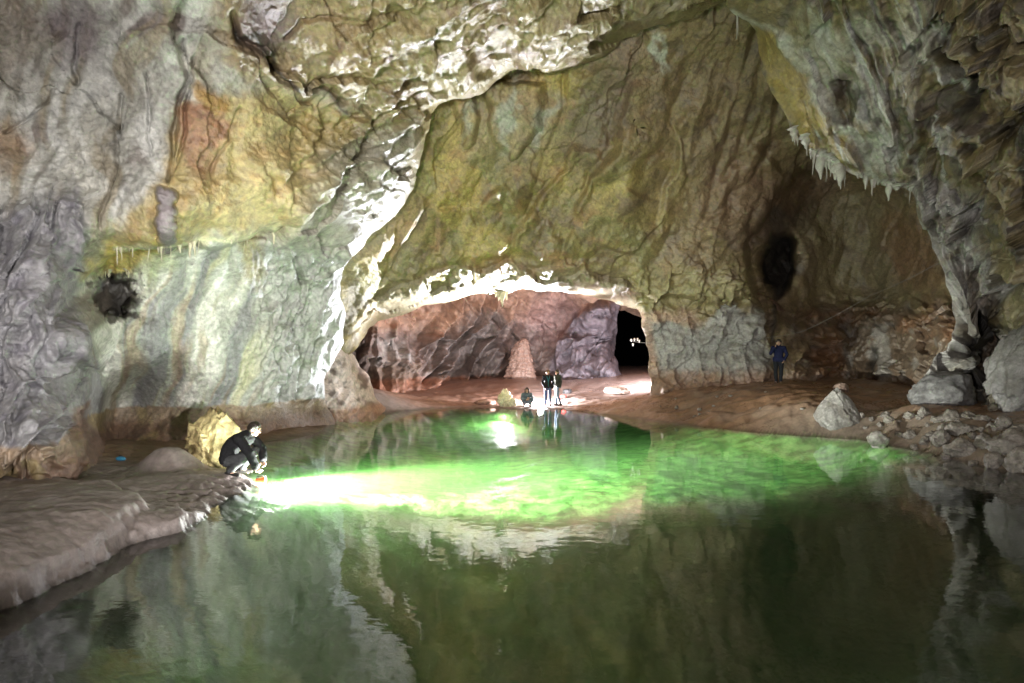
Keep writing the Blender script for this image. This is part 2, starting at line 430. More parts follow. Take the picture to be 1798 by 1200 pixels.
    hn -= bt * .16 * mline(wu, wv, [(150, 520), (95, 575), (70, 640), (30, 730)], 10)
    G = [([(212, 150), (200, 240), (192, 330), (170, 400)], 3.0, .16), ([(320, 60), (325, 140), (305, 230), (302, 330)], 4, .22), ([(265, 130), (263, 230), (262, 280)], 2.5, .12),
         ([(335, 100), (330, 180), (318, 260), (305, 310)], 3, .18), ([(400, 20), (420, 70), (468, 90), (490, 130), (520, 145)], 6, .25), ([(540, 155), (580, 150), (600, 175)], 5, .2),
         ([(420, 180), (405, 210), (378, 290), (372, 320)], 2.5, .10), ([(100, 150), (90, 170), (40, 215), (0, 235)], 2.5, .12), ([(135, 40), (137, 90), (130, 150)], 3, .12),
         ([(505, 80), (530, 45), (600, 30)], 3, .15), ([(620, 175), (640, 210), (600, 190)], 6, .2), ([(150, 640), (175, 660), (215, 600)], 3, .12),
         ([(360, 450), (340, 520), (330, 540)], 2.5, .08), ([(520, 440), (525, 480), (535, 500)], 5, .25)]
    for pts, w_, a_ in G: hn -= groove(wu, wv, pts, w_, a_)
    # dark pocket
    fu = wu + 14 * noise2(u, v, .05, 38, 4); fv = wv + 14 * noise2(u, v, .05, 39, 4)
    dd += .8 * mell(fu, fv, 203, 522, 36, 36, -20, .2)
    col_m = mpoly(u + 6 * noise2(u, v, .05, 40), v, [(279, 330), (304, 338), (299, 395), (304, 436), (296, 446), (284, 440), (285, 395)], 4)
    dd -= .22 * col_m + .20 * mell(wu, wv, 440, 460, 32, 50, 0, .3) * sst(415, 425, v)
    hn += (1 - .6 * alc) * .075 * billow(warp(p * 1.6, 1., .2), 4) + .012 * fbm(p * 18, 3) + .012 * ridged(p * 7 + 3, 3)
    return dd, hn

def col_A(u, v, d, p, hn):
    wu = u + 22 * noise2(u, v, .02, 21, 4); wv = v + 22 * noise2(u, v, .02, 22, 4)
    n = noise2(u, v, .01, 11, 5); n2 = noise2(u, v, .035, 12, 4)
    col = np.zeros(u.shape + (3,)) + np.array([.37, .365, .335])
    col = mix(col, (.20, .17, .16), sst(.1, .6, n)); col = mix(col, (.43, .42, .38), sst(.05, .6, -n))
    # vertical streaks of the upper left
    ws = u + 70 * noise2(u, v, .004, 34, 3)
    st = fbm(np.stack([ws * .022 + v * .004, v * .0035, 0 * u + 8], -1), 4)
    col = mix(col, (.56, .56, .54), .85 * sst(.0, .4, st) * (1 - sst(330, 420, u)))
    col = mix(col, (.24, .19, .11), .6 * sst(.1, .5, -st) * (1 - sst(330, 420, u)))
    och = mpoly(wu, wv, [(340, 170), (470, 150), (560, 170), (640, 200), (650, 290), (560, 360), (500, 400), (300, 428), (180, 480), (190, 400), (285, 330), (300, 240)], 22)
    col = mix(col, (.385, .305, .125), och * .9); col = mix(col, (.30, .20, .08), och * sst(.0, .5, n2) * .7)
    up = mpoly(wu, wv, [(370, -200), (720, -200), (690, 60), (640, 170), (480, 150), (390, 110)], 25)
    col = mix(col, (.27, .20, .085), up * .9); col = mix(col, (.17, .115, .07), up * sst(0, .5, n2) * .8)
    lipm = sst(600, 690, wu + .2 * wv) * (1 - sst(330, 420, v))
    col = mix(col, (.235, .19, .085), lipm * .95); col = mix(col, (.15, .10, .06), lipm * sst(.1, .6, n2 + n * .5) * .8)
    sca = mpoly(wu, wv, [(560, 260), (720, 200), (740, 330), (620, 470), (610, 620), (480, 640), (480, 430)], 30)
    col = mix(col, (.26, .25, .20), sca * .85)
    col = mix(col, (.26, .135, .075), mell(wu, wv, 352, 215, 36, 58, 12, .35)); col = mix(col, (.36, .22, .06), mell(wu, wv, 365, 175, 36, 20, 20, .4) * .8)
    col = mix(col, (.25, .13, .07), mell(wu, wv, 352, 285, 26, 28, 0, .5) * .8)
    col = mix(col, (.135, .095, .085), mell(wu, wv, 470, 45, 55, 60, -15, .4)); col = mix(col, (.19, .16, .175), mell(wu, wv, 130, 55, 45, 65, 0, .5) * .8)
    col = mix(col, (.035, .028, .022), mline(wu, wv, [(425, 60), (470, 90), (492, 130), (522, 148)], 7) * .9); col = mix(col, (.05, .035, .03), mline(wu, wv, [(545, 158), (580, 152), (602, 180)], 7) * .8)
    col = mix(col, (.16, .12, .085), mell(wu, wv, 20, 60, 60, 90, 0, .6) * .7); col = mix(col, (.30, .19, .10), mell(wu, wv, 20, 260, 40, 40, 0, .6) * .6)
    # alcove
    lip = [(120, 490), (150, 480), (200, 430), (262, 425), (300, 428), (360, 424), (420, 416), (480, 398), (560, 380)]
    below = wv * .3 + v * .7 - np.interp(u, [x for x, _ in lip], [y for _, y in lip])
    alc = sst(0, 18, below) * sst(130, 150, u) * (1 - sst(430, 510, u))
    ws = u + 40 * noise2(u, v, .006, 35, 3); sk = fbm(np.stack([(ws + .22 * v) * .020, v * .0022, 0 * u + 2], -1), 5); sk2 = fbm(np.stack([(ws + .24 * v) * .034, v * .004, 0 * u + 5], -1), 5)
    ac = np.zeros_like(col) + np.array([.40, .41, .36])
    ac = mix(ac, (.66, .65, .60), sst(-.02, .3, sk)); ac = mix(ac, (.46, .44, .26), .7 * sst(.1, .5, sk2)); ac = mix(ac, (.24, .24, .25), .9 * sst(.02, .35, -sk))
    ac = mix(ac, (.34, .22, .11), .5 * sst(.2, .6, -sk2))
    col = mix(col, ac, alc)
    col = mix(col, (.52, .40, .09), mell(wu, wv, 225, 452, 75, 26, -18, .5) * .85); col = mix(col, (.45, .50, .28), mell(wu, wv, 270, 468, 50, 22, -25, .5) * .6)
    col = mix(col, (.035, .030, .022), mell(wu + 16 * noise2(u, v, .06, 38, 4), wv + 16 * noise2(u, v, .06, 39, 4), 200, 522, 42, 42, -15, .10) * .95); col = mix(col, (.04, .036, .03), mline(wu, wv, [(142, 582), (180, 556), (235, 535)], 8) * .9)
    col = mix(col, (.22, .19, .15), mell(wu, wv, 160, 545, 24, 40, 25, .5) * .8)
    col = mix(col, (.30, .25, .11), mell(wu, wv, 440, 455, 30, 48, 0, .3) * .8); col = mix(col, (.10, .09, .08), mell(wu, wv, 447, 447, 16, 22, 0, .6) * .7)
    col = mix(col, (.22, .19, .20), mpoly(u + 6 * noise2(u, v, .05, 40), v, [(279, 330), (304, 338), (299, 395), (304, 436), (296, 446), (284, 440), (285, 395)], 3))
    col = mix(col, (.60, .57, .38), .8 * mline(u, v + 4 * noise2(u, v, .05, 37), [(200, 431), (262, 424), (300, 427), (360, 423), (420, 415), (480, 397)], 3.5))
    # webbed rock at the right end of the alcove
    web = sst(430, 500, u) * sst(400, 470, v)
    col = mix(col, (.41, .42, .41), web * .7); col = mix(col, (.22, .24, .19), web * sst(.05, .5, n2 + .3 * n) * .8)
    # buttress
    bt = sst(330, 400, v + .2 * u) * (1 - sst(136, 152, u))
    col = mix(col, (.25, .245, .265), bt * .9); col = mix(col, (.16, .15, .175), bt * sst(0, .5, n2) * .8)
    # mud left by floods: brown up to the old water mark
    z = p[..., 2] + .07 * fbm(p * 2.2, 3)
    m = (1 - sst(.93, 1.0, z))
    col = mix(col, (.27, .19, .12), m * .9); col = mix(col, (.15, .085, .052), (1 - sst(.45, .78, z)) * .9)
    col = mix(col, (.30, .24, .09), m * sst(.2, .5, noise2(u, v, .015, 77, 3)) * .5)
    col = mix(col, (.12, .06, .035), mpoly(wu, wv, [(128, 712), (160, 708), (150, 760), (130, 800)], 6) * .9)
    col *= (1 + .18 * n2)[..., None]
    rough = .34 + .16 * sst(-.3, .5, noise2(u, v, .01, 31)) + .06 * alc - .20 * sst(520, 620, u) * (1 - sst(480, 560, v))
    return col, rough

rock_layer('cave_wall', POLY_A, CTRL_A, shape_A, col_A)

# ================================================================== HALL: back dome, brow over the arch, right wall with its alcove
BROW = [(1160, 800), (1150, 720), (1143, 690), (1140, 650), (1133, 600), (1126, 560), (1118, 543), (1095, 537), (1060, 527), (1020, 518), (960, 512), (915, 510), (880, 514), (835, 519), (800, 527),
        (760, 534), (720, 547), (690, 556), (660, 565), (650, 576), (640, 592), (626, 610), (612, 626), (600, 645), (575, 665), (520, 670)]
POLY_B = [(520, -900), (2000, -900), (2000, 800)] + BROW
CTRL_B = [(520, -900, 9), (520, 0, 15.5), (520, 300, 17.5), (520, 660, 22), (600, 500, 19.6), (600, 620, 20.0), (650, 480, 19.8), (650, 565, 21.2), (720, 340, 18.2), (720, 450, 19.7), (760, 220, 17.0), (800, 350, 18.9), (800, 500, 20.4),
 (900, 130, 16.4), (900, 300, 18.3), (900, 430, 20.1), (900, 500, 20.5), (1000, 505, 20.5), (1000, 400, 19.9), (1000, 200, 17.2), (1100, 100, 15.9), (1100, 300, 18.4), (1100, 450, 20.5), (1100, 530, 21.0),
 (1200, 60, 15.3), (1200, 250, 18.4), (1200, 400, 20.4), (1200, 480, 20.7), (1200, 560, 21.3), (1200, 690, 21.5), (1145, 600, 21.8), (1150, 700, 21.6), (1300, 50, 15.4), (1300, 200, 17.6), (1300, 330, 20.0), (1300, 450, 21.0),
 (1300, 560, 20.9), (1300, 690, 20.8), (1345, 600, 21.1), (1370, 690, 20.8), (1400, 320, 21.6), (1400, 250, 18.8), (1390, 460, 22.6), (1450, 400, 23.8), (1500, 340, 22.5), (1500, 500, 24.0), (1500, 600, 23.4), (1500, 690, 21.8),
 (1600, 400, 20.5), (1600, 550, 20.5), (1620, 690, 17.5), (1560, 690, 20.0), (1700, 500, 17.8), (1800, 500, 16), (900, -100, 12.5), (1300, -120, 12.5), (1300, -900, 9), (2000, -900, 8), (2000, 300, 14), (2000, 800, 14), (1160, 800, 21)]
HOLE = [(1366, 418), (1390, 440), (1398, 462), (1394, 478), (1376, 500), (1366, 516), (1355, 500), (1338, 480), (1337, 452), (1348, 428)]
HOLE_TINY = [(1102, 210), (1110, 204), (1122, 220), (1112, 232), (1100, 224)]

def shape_B(u, v, d, p):
    wu = u + 14 * noise2(u, v, .012, 41); wv = v + 14 * noise2(u, v, .012, 42)
    hn = .35 * fbm(p * .35 + 5, 3)
    br = np.interp(u, [x for x, _ in BROW[::-1] if x < 1125], [y for x, y in BROW[::-1] if x < 1125])
    hb = br - v
    bro = (1 - sst(20, 95, hb)) * (1 - sst(1110, 1180, u)) * sst(600, 680, u)
    # long leaves of rock that hang down to the left, each lapping over the next
    nz = np.stack([noise2(u, v, .007, 44, 3), noise2(u, v, .007, 46, 3), 0 * u], -1)
    a = np.stack([(u * .84 + v * .50) * .0120, (v * .86 - u * .50) * .0042, 0 * u + 1.5], -1) + .40 * nz
    up = (1 - sst(440, 540, v)) * (1 - .7 * bro)
    dome = up * (1 - sst(1130, 1260, u - .3 * (300 - v)))
    calm = .12 + .6 * sst(-.15, .35, noise2(u, v, .006, 49, 2))
    hn += dome * calm * facets(a * .8, .20, (.40, .06, 0), 0)
    hn += dome * .22 * billow(a * 1.1 + 4, 2)
    hn += dome * calm * facets(a * 1.9 + 5, .05, (.10, .05, 0), 3)
    b = np.stack([u * .026 + v * .010, v * .008, 0 * u + 3.5], -1) + .5 * nz
    hn += (up - dome) * (.34 * billow(b * .75, 2) + .25 * facets(b * .6, .22, (.34, .05, 0), 2))
    g1, g2, _ = worley(b * 1.5 + 3); hn += .10 * (.6 - g1) * up
    # flutes under the right hand rim of the dome
    flu = mpoly(u, v, [(1170, 120), (1390, 150), (1400, 300), (1240, 420), (1160, 330)], 40)
    hn += flu * .13 * ridged(np.stack([(u + .25 * v) * .024, v * .004, 0 * u], -1) + .2 * nz, 2)
    # rolled, scalloped brow
    rq = np.stack([u * .011, hb * .040, 0 * u + 7], -1) + .5 * noise2(u, v, .016, 48)[..., None]
    hn += bro * (facets(rq, .30, (.05, .30, 0), 1) + .06 * ridged(rq * 1.6, 2))
    dd = 2.2 * np.exp(-np.clip(hb, 0, 300) / 20.) * (1 - sst(1100, 1135, u)) * sst(600, 680, u)
    s = warp(p * 2.2, .6, .6)
    f1, f2, _ = worley(s)
    hn += .08 * f1 ** 1.4 * (.15 + .85 * bro + .6 * mell(u, v, 1010, 450, 260, 90))
    # overhanging ledge and blocks to the right of the arch
    led = [(1110, 505), (1160, 520), (1200, 512), (1240, 528), (1290, 520), (1330, 500)]
    low = v - np.interp(u, [x for x, _ in led], [y for _, y in led])
    blk = sst(1100, 1130, u) * (1 - sst(1340, 1370, u))
    dd += .8 * sst(0, 14, low + 8 * noise2(u, v, .03, 51)) * np.exp(-np.clip(low, 0, 300) / 60.) * blk
    bq = np.stack([u * .022, v * .013, 0 * u + 2], -1) + .4 * noise2(u, v, .02, 52, 3)[..., None]
    hn += blk * sst(430, 520, v) * (facets(bq, .35, (.3, .2, 0), 3) + facets(bq * 2.2, .10, (.12, .1, 0), 6))
    # alcove wall on the right: smooth above, knobbly below
    kn = sst(1370, 1410, u) * sst(500, 560, v)
    kq = np.stack([u * .014, v * .016, 0 * u + 9], -1) + .45 * noise2(u, v, .013, 53, 3)[..., None]
    f1, f2, _ = worley(kq); hn += kn * (.55 * (.8 - f1) + facets(kq * 1.5, .35, (.25, .25, 0), 2) + facets(kq * 3.2, .12, (.1, .1, 0), 5))
    # rock folds that run up from the hole to the left
    fo = mpoly(u, v, [(1180, 470), (1250, 380), (1420, 290), (1450, 340), (1350, 430), (1330, 520), (1200, 520)], 25)
    hn += fo * .15 * ridged(np.stack([(u * .6 + v * .8) * .026, (v * .6 - u * .8) * .006, 0 * u + 3], -1) + .3 * nz, 2)
    dd += 1.3 * mpoly(wu, wv, [(1322, 530), (1304, 430), (1332, 352), (1395, 304), (1480, 282), (1640, 320), (1720, 520), (1600, 600), (1330, 600)], 9) * (1 - sst(500, 590, v))
    dd += 2.2 * mell(wu * .3 + u * .7, wv * .3 + v * .7, 1366, 460, 34, 52, 0, .25)
    dd += 1.3 * mpoly(u, v, HOLE_TINY, 5)
    hn -= groove(wu, wv, [(1366, 510), (1366, 560), (1360, 620)], 6, .35)
    hn -= groove(wu, wv, [(1540, 620), (1538, 660), (1545, 690)], 6, .5)
    for pts, w_, a_ in [([(1000, 90), (985, 180), (950, 290), (920, 380)], 5, .28), ([(1100, 130), (1070, 250), (1020, 350), (1000, 420)], 5, .25), ([(850, 300), (830, 350), (838, 420), (835, 450)], 4, .22),
                        ([(770, 370), (768, 420), (760, 450)], 4, .2), ([(700, 380), (690, 440), (675, 490)], 3, .18), ([(945, 330), (925, 370), (915, 400)], 5, .3), ([(1170, 180), (1205, 250), (1200, 330)], 5, .25),
                        ([(1275, 150), (1250, 220), (1260, 260)], 7, .3), ([(1225, 380), (1290, 330), (1380, 210)], 7, .4)]:
        hn -= .45 * groove(wu, wv, pts, w_, a_)
    # two tongues of rock hanging behind the arch edge
    dd -= .45 * mpoly(wu, wv, [(852, 150), (950, 150), (945, 215), (896, 284), (868, 238)], 7) + .35 * mpoly(wu, wv, [(796, 160), (836, 160), (836, 210), (819, 256), (806, 215)], 6)
    for pts, am, re in [([(895, 450), (908, 400), (940, 350), (990, 300), (1010, 250)], .40, 60), ([(985, 450), (1000, 400), (1018, 350), (1055, 300), (1090, 230), (1110, 130)], .45, 70), ([(832, 455), (836, 410), (850, 365), (885, 320)], .30, 50),
                        ([(1055, 440), (1065, 380), (1095, 320)], .30, 50), ([(690, 480), (703, 430), (720, 380), (740, 340)], .25, 50), ([(760, 460), (768, 410), (772, 360)], .25, 45), ([(1150, 420), (1165, 340), (1190, 260), (1200, 180)], .35, 60), ([(1225, 430), (1240, 360), (1275, 300), (1330, 240)], .40, 60)]:
        hn += fold_step(wu, wv, pts, am, re, 6, -1)
    hn += .13 * billow(warp(p * .9, 1., .2), 5) + .018 * fbm(p * 12, 3) + .018 * ridged(p * 4 + 3, 3)
    return dd, hn

def col_B(u, v, d, p, hn):
    wu = u + 26 * noise2(u, v, .02, 61, 4); wv = v + 26 * noise2(u, v, .02, 62, 4)
    n = noise2(u, v, .008, 63, 5); n2 = noise2(u, v, .03, 64, 4)
    col = np.zeros(u.shape + (3,)) + np.array([.285, .225, .085])
    col = mix(col, (.17, .12, .06), sst(-.05, .4, n2 + .5 * n)); col = mix(col, (.40, .31, .105), sst(.05, .45, -n)); col = mix(col, (.33, .20, .09), .7 * sst(.1, .4, noise2(u, v, .014, 65, 4))); col = mix(col, (.21, .20, .08), .7 * sst(.1, .4, noise2(u, v, .011, 66, 4)))
    vein = np.exp(-(noise2(u, v, .02, 67, 4) / .025) ** 2) * sst(-.1, .3, noise2(u, v, .006, 68)); col = mix(col, (.10, .075, .045), .5 * vein)
    rt = sst(1060, 1260, wu + .25 * (400 - wv)); col = mix(col, (.26, .19, .11), rt * .85); col = mix(col, (.16, .115, .08), rt * sst(0, .5, n2) * .8)
    lg = sst(620, 700, v + .0 * u)
    left = 1 - sst(640, 760, wu + .4 * (v - 400)); col = mix(col, (.27, .23, .085), left * .7)
    col = mix(col, (.33, .27, .17), .6 * mell(wu, wv, 900, 220, 90, 70, 20, .6)); col = mix(col, (.40, .44, .40), .75 * mell(wu, wv, 893, 205, 12, 60, 10, .6) + .6 * mell(wu, wv, 950, 215, 12, 55, 25, .6) + .5 * mell(wu, wv, 825, 200, 8, 45, 5, .6))
    col = mix(col, (.50, .52, .46), .9 * mell(wu, wv, 1157, 85, 7, 36, -4, .5))
    col = mix(col, (.15, .105, .075), .75 * mell(wu, wv, 1060, 180, 40, 140, 18, .7)); col = mix(col, (.24, .14, .09), .6 * mell(wu, wv, 1300, 330, 90, 70, -35, .6))
    col = mix(col, (.20, .12, .08), .7 * mell(wu, wv, 1390, 370, 90, 50, -20, .6))
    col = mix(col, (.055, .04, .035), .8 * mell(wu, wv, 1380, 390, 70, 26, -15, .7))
    # alcove wall
    al = mpoly(wu, wv, [(1400, 390), (1480, 330), (1610, 350), (1650, 440), (1620, 560), (1420, 540)], 25)
    col = mix(col, (.26, .21, .115), al * .9); col = mix(col, (.19, .14, .09), al * sst(0, .5, n2) * .8); col = mix(col, (.25, .13, .06), .7 * mell(wu, wv, 1600, 440, 35, 80, -25, .6))
    lo = sst(1375, 1410, wu) * sst(510, 570, wv)
    col = mix(col, (.15, .105, .075), lo * .9); col = mix(col, (.30, .28, .26), lo * sst(.1, .5, n2 + .4 * n) * .7); col = mix(col, (.22, .105, .05), lo * sst(.1, .5, -n) * .75)
    # pale block beside the arch
    bl = mpoly(wu, wv, [(1128, 555), (1180, 565), (1240, 560), (1290, 530), (1320, 560), (1345, 620), (1365, 700), (1130, 720)], 14)
    col = mix(col, (.36, .345, .33), bl * .95); col = mix(col, (.24, .22, .20), bl * sst(0, .45, n2) * .8); col = mix(col, (.46, .44, .42), bl * sst(.1, .5, -n2) * .7)
    col = mix(col, (.44, .30, .21), .85 * mell(wu, wv, 1170, 558, 55, 14, 0, .6)); col = mix(col, (.42, .27, .19), .8 * mpoly(u, v, [(1120, 545), (1140, 560), (1155, 640), (1170, 720), (1130, 720)], 6))
    col = mix(col, (.30, .25, .12), .8 * mpoly(wu, wv, [(1120, 500), (1330, 480), (1330, 520), (1240, 545), (1130, 540)], 10))
    # brow: paler
    br = np.interp(u, [x for x, _ in BROW[::-1] if x < 1125], [y for x, y in BROW[::-1] if x < 1125]); hb = br - v
    col = mix(col, (.25, .215, .135), .8 * (1 - sst(15, 75, hb + 25 * n2)) * (1 - sst(1090, 1140, u)) * sst(600, 660, u))
    col = mix(col, (.03, .025, .02), .9 * mpoly(u, v, HOLE_TINY, 4))  # tiny recess: the shade inside it is painted near black
    # the hole's inner shade put into the colour, and the stain streak below it
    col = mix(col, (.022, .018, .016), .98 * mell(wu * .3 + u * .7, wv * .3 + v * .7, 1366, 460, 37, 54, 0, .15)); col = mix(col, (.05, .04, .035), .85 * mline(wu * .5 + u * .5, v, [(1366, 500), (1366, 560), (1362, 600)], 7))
    col = mix(col, (.03, .025, .02), .9 * mline(wu * .5 + u * .5, v, [(1541, 615), (1538, 660), (1545, 690)], 5))
    z = p[..., 2] + .25 * fbm(p * 1.2, 3)
    m = 1 - sst(1.5, 2.0, z); col = mix(col, (.36, .22, .15), m * .8 * (1 - sst(1350, 1450, u))); col = mix(col, (.20, .105, .06), (1 - sst(1.2, 1.7, z)) * .6)
    col = mix(col, (.07, .06, .05), .6 * mell(wu, wv, 615, 540, 16, 60, 0, .5))
    col *= (1 + .2 * n2)[..., None]
    rough = .34 + .25 * sst(-.3, .5, noise2(u, v, .01, 71)) - .08 * (1 - sst(20, 80, hb)) * (1 - sst(1110, 1140, u))
    return col, rough

rock_layer('cave_wall', POLY_B, CTRL_B, shape_B, col_B, thick=.06)

# ================================================================== RIGHT MASS
POLY_D = [(1270, -900), (1275, -60), (1272, 8), (1290, 22), (1325, 50), (1332, 85), (1340, 130), (1352, 165), (1380, 200), (1392, 232), (1418, 246), (1422, 272), (1450, 280), (1490, 302), (1520, 318), (1560, 326), (1600, 338),
          (1612, 372), (1630, 420), (1652, 470), (1668, 520), (1672, 570), (1655, 610), (1632, 645), (1610, 700), (1600, 780), (3100, 900), (3100, -900)]
CTRL_D = [(1275, 0, 12.8), (1330, 60, 14), (1350, 150, 14.3), (1400, 235, 14.3), (1460, 285, 14.2), (1520, 315, 14), (1610, 350, 13.8), (1400, 50, 12.5), (1450, 150, 13), (1500, 250, 13.5), (1500, 0, 10.8), (1600, 100, 11.5), (1600, 250, 12.9),
 (1700, 0, 9.8), (1700, 200, 11), (1700, 350, 12.5), (1798, 0, 9), (1798, 200, 10), (1798, 400, 11.5), (1650, 420, 14), (1670, 550, 14.4), (1630, 690, 14.6), (1720, 480, 13.6), (1710, 620, 15.4), (1780, 520, 12.8), (1798, 720, 13.0), (1600, 780, 14.5),
 (3100, -900, 3.0), (3100, 300, 3.8), (3100, 900, 3.6), (2100, 300, 8.2), (2100, 800, 8.3), (1500, -200, 8.5), (1270, -900, 4.8), (1300, -200, 9.6), (2100, -300, 6), (2400, -900, 3.6), (2500, 300, 5.8), (2500, 850, 5.6)]

def shape_D(u, v, d, p):
    wu = u + 12 * noise2(u, v, .015, 81); wv = v + 12 * noise2(u, v, .015, 82)
    hn = .30 * fbm(p * .5 + 11, 3); dd = 0 * u
    right = sst(1590, 1680, u + .2 * v)
    nz = np.stack([noise2(u, v, .01, 83, 3), noise2(u, v, .01, 87, 3), 0 * u], -1)
    a = np.stack([u * .0115, v * .009, 0 * u + 4], -1) + .5 * nz
    f1, f2, _ = worley(a)
    hn += right * (.45 * (.7 - f1) + facets(a * 1.1 + 3, .8, (.4, .6, 0), 1) - .25 * np.exp(-((f2 - f1) / .07) ** 2) * sst(-.1, .3, noise2(u, v, .01, 84)))
    hn += right * facets(a * 2.8 + 3, .16, (.1, .12, 0), 6)
    # draped flowstone: vertical pleats
    dr = (1 - right * .75) * sst(1390, 1440, u)
    pl = np.stack([(u - .35 * v) * .024, v * .0035, 0 * u + 6], -1) + .3 * nz
    hn += dr * (.13 * ridged(pl, 3) + facets(pl * np.array([.8, 2., 1]), .25, (.22, .12, 0), 3))
    # ribs running down right
    rb = mpoly(u, v, [(1590, 330), (1690, 330), (1770, 480), (1720, 560), (1650, 660), (1600, 700)], 20)
    rq = np.stack([(u - .42 * v) * .026, (v + .3 * u) * .008, 0 * u + 3], -1) + .3 * nz
    hn += rb * (.28 * ridge_lines(rq, .12) + .14 * ridge_lines(rq * 1.9 + 4, .14) + facets(rq * 1.3, .08, (.2, 0, 0), 8))
    for pts, w_, a_ in [([(1330, 60), (1350, 130), (1395, 190), (1450, 250)], 10, .1), ([(1370, 50), (1410, 120), (1440, 180), (1470, 235)], 9, -.2), ([(1655, 30), (1655, 90), (1690, 140), (1690, 210)], 12, .5),
                        ([(1480, 140), (1490, 180), (1478, 220)], 12, .35), ([(1620, 200), (1625, 250), (1600, 300)], 12, .4), ([(1690, 270), (1720, 330), (1790, 360)], 10, .4), ([(1580, 100), (1640, 60), (1600, 20)], 8, .25),
                        ([(1798, 200), (1760, 240), (1700, 250)], 9, .4), ([(1700, 590), (1740, 540), (1790, 480)], 14, .4)]:
        hn -= groove(wu, wv, pts, w_, a_)
    dd += .9 * mell(wu, wv, 1712, 605, 34, 50, 20, .5)
    hn += .11 * billow(warp(p * 1.2, 1., .2), 5) + .018 * fbm(p * 14, 3) + .02 * ridged(p * 5 + 3, 3)
    return dd, hn

def col_D(u, v, d, p, hn):
    wu = u + 24 * noise2(u, v, .02, 91, 4); wv = v + 24 * noise2(u, v, .02, 92, 4)
    n = noise2(u, v, .008, 93, 5); n2 = noise2(u, v, .03, 94, 4)
    col = np.zeros(u.shape + (3,)) + np.array([.21, .165, .08])
    col = mix(col, (.10, .08, .06), sst(0, .5, n2 + .4 * n)); col = mix(col, (.27, .225, .13), sst(.1, .6, -n))
    gold = mpoly(wu, wv, [(1325, 50), (1370, 55), (1440, 170), (1480, 250), (1500, 300), (1410, 235), (1350, 160)], 10)
    col = mix(col, (.31, .235, .07), gold)
    wh = mline(wu, wv, [(1285, 30), (1330, 32), (1370, 40), (1400, 90), (1430, 150), (1465, 200), (1480, 235)], 11)
    wh = np.maximum(wh, .8 * mell(wu, wv, 1450, 90, 28, 80, -15, .6)); wh = np.maximum(wh, .8 * mell(wu, wv, 1530, 170, 34, 60, -40, .5)); wh = np.maximum(wh, .85 * mell(wu, wv, 1555, 260, 26, 70, -10, .6))
    wh = np.maximum(wh, .7 * mell(wu, wv, 1610, 60, 30, 60, 0, .6)); wh = np.maximum(wh, .6 * mline(wu, wv, [(1600, 70), (1640, 120), (1670, 140)], 8)); wh = np.maximum(wh, .9 * mline(wu, wv, [(1420, 265), (1470, 290), (1530, 322), (1600, 338)], 10))
    wh = np.maximum(wh, .8 * mell(wu, wv, 1480, 70, 40, 30, 0, .6)); wh = np.maximum(wh, .7 * mell(wu, wv, 1540, 60, 60, 20, 15, .6))
    sk = fbm(np.stack([(u - .3 * v) * .04, v * .005, 0 * u], -1), 4)
    col = mix(col, (.50, .51, .47), np.clip(wh, 0, 1) * (.85 + .6 * sk))
    sk3 = fbm(np.stack([(u - .45 * v) * .055, v * .010, 0 * u + 4], -1), 4)
    col = mix(col, (.46, .46, .44), .95 * sst(.2, .45, sk3) * sst(1400, 1450, wu) * (1 - sst(1640, 1720, wu)))
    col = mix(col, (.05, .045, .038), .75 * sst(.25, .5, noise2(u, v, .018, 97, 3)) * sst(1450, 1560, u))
    gr = sst(1410, 1470, wu) * (1 - sst(1620, 1680, wu)) * (1 - sst(330, 380, v)); col = mix(col, (.27, .25, .20), gr * .5 * sst(-.1, .4, sk))
    rb = mpoly(wu, wv, [(1590, 330), (1690, 330), (1770, 480), (1720, 560), (1650, 660), (1600, 700)], 24)
    rbr = ridge_lines(np.stack([(u - .42 * v) * .026, (v + .3 * u) * .008, 0 * u + 3], -1) + .3 * np.stack([noise2(u, v, .01, 83, 3), noise2(u, v, .01, 87, 3), 0 * u], -1), .2)
    col = mix(col, (.25, .23, .22), rb * .8); col = mix(col, (.50, .48, .47), rb * np.clip(rbr, 0, 1) * .9); col = mix(col, (.17, .13, .09), rb * sst(.1, .5, n2) * .7)
    lo = sst(560, 640, v); col = mix(col, (.20, .195, .20), lo * .5)
    col = mix(col, (.03, .025, .022), .9 * mell(wu, wv, 1712, 610, 36, 58, 20, .4))
    col = mix(col, (.045, .04, .03), .85 * mline(wu, wv, [(1655, 30), (1658, 90), (1690, 140), (1688, 210)], 12)); col = mix(col, (.05, .04, .03), .8 * mell(wu, wv, 1705, 165, 22, 26, 0, .5)); col = mix(col, (.06, .035, .03), .8 * mell(wu, wv, 1482, 165, 16, 28, 0, .5))
    col = mix(col, (.05, .05, .045), .8 * mell(wu, wv, 1508, 172, 12, 22, 0, .5)); col = mix(col, (.05, .04, .035), .7 * mell(wu, wv, 1600, 240, 20, 30, 0, .5)); col = mix(col, (.045, .04, .035), .7 * mell(wu, wv, 1690, 290, 16, 34, 0, .5))
    col *= (1 + .22 * n2)[..., None]
    return col, .36 + .25 * sst(-.3, .5, n)

rock_layer('cave_wall', POLY_D, CTRL_D, shape_D, col_D)

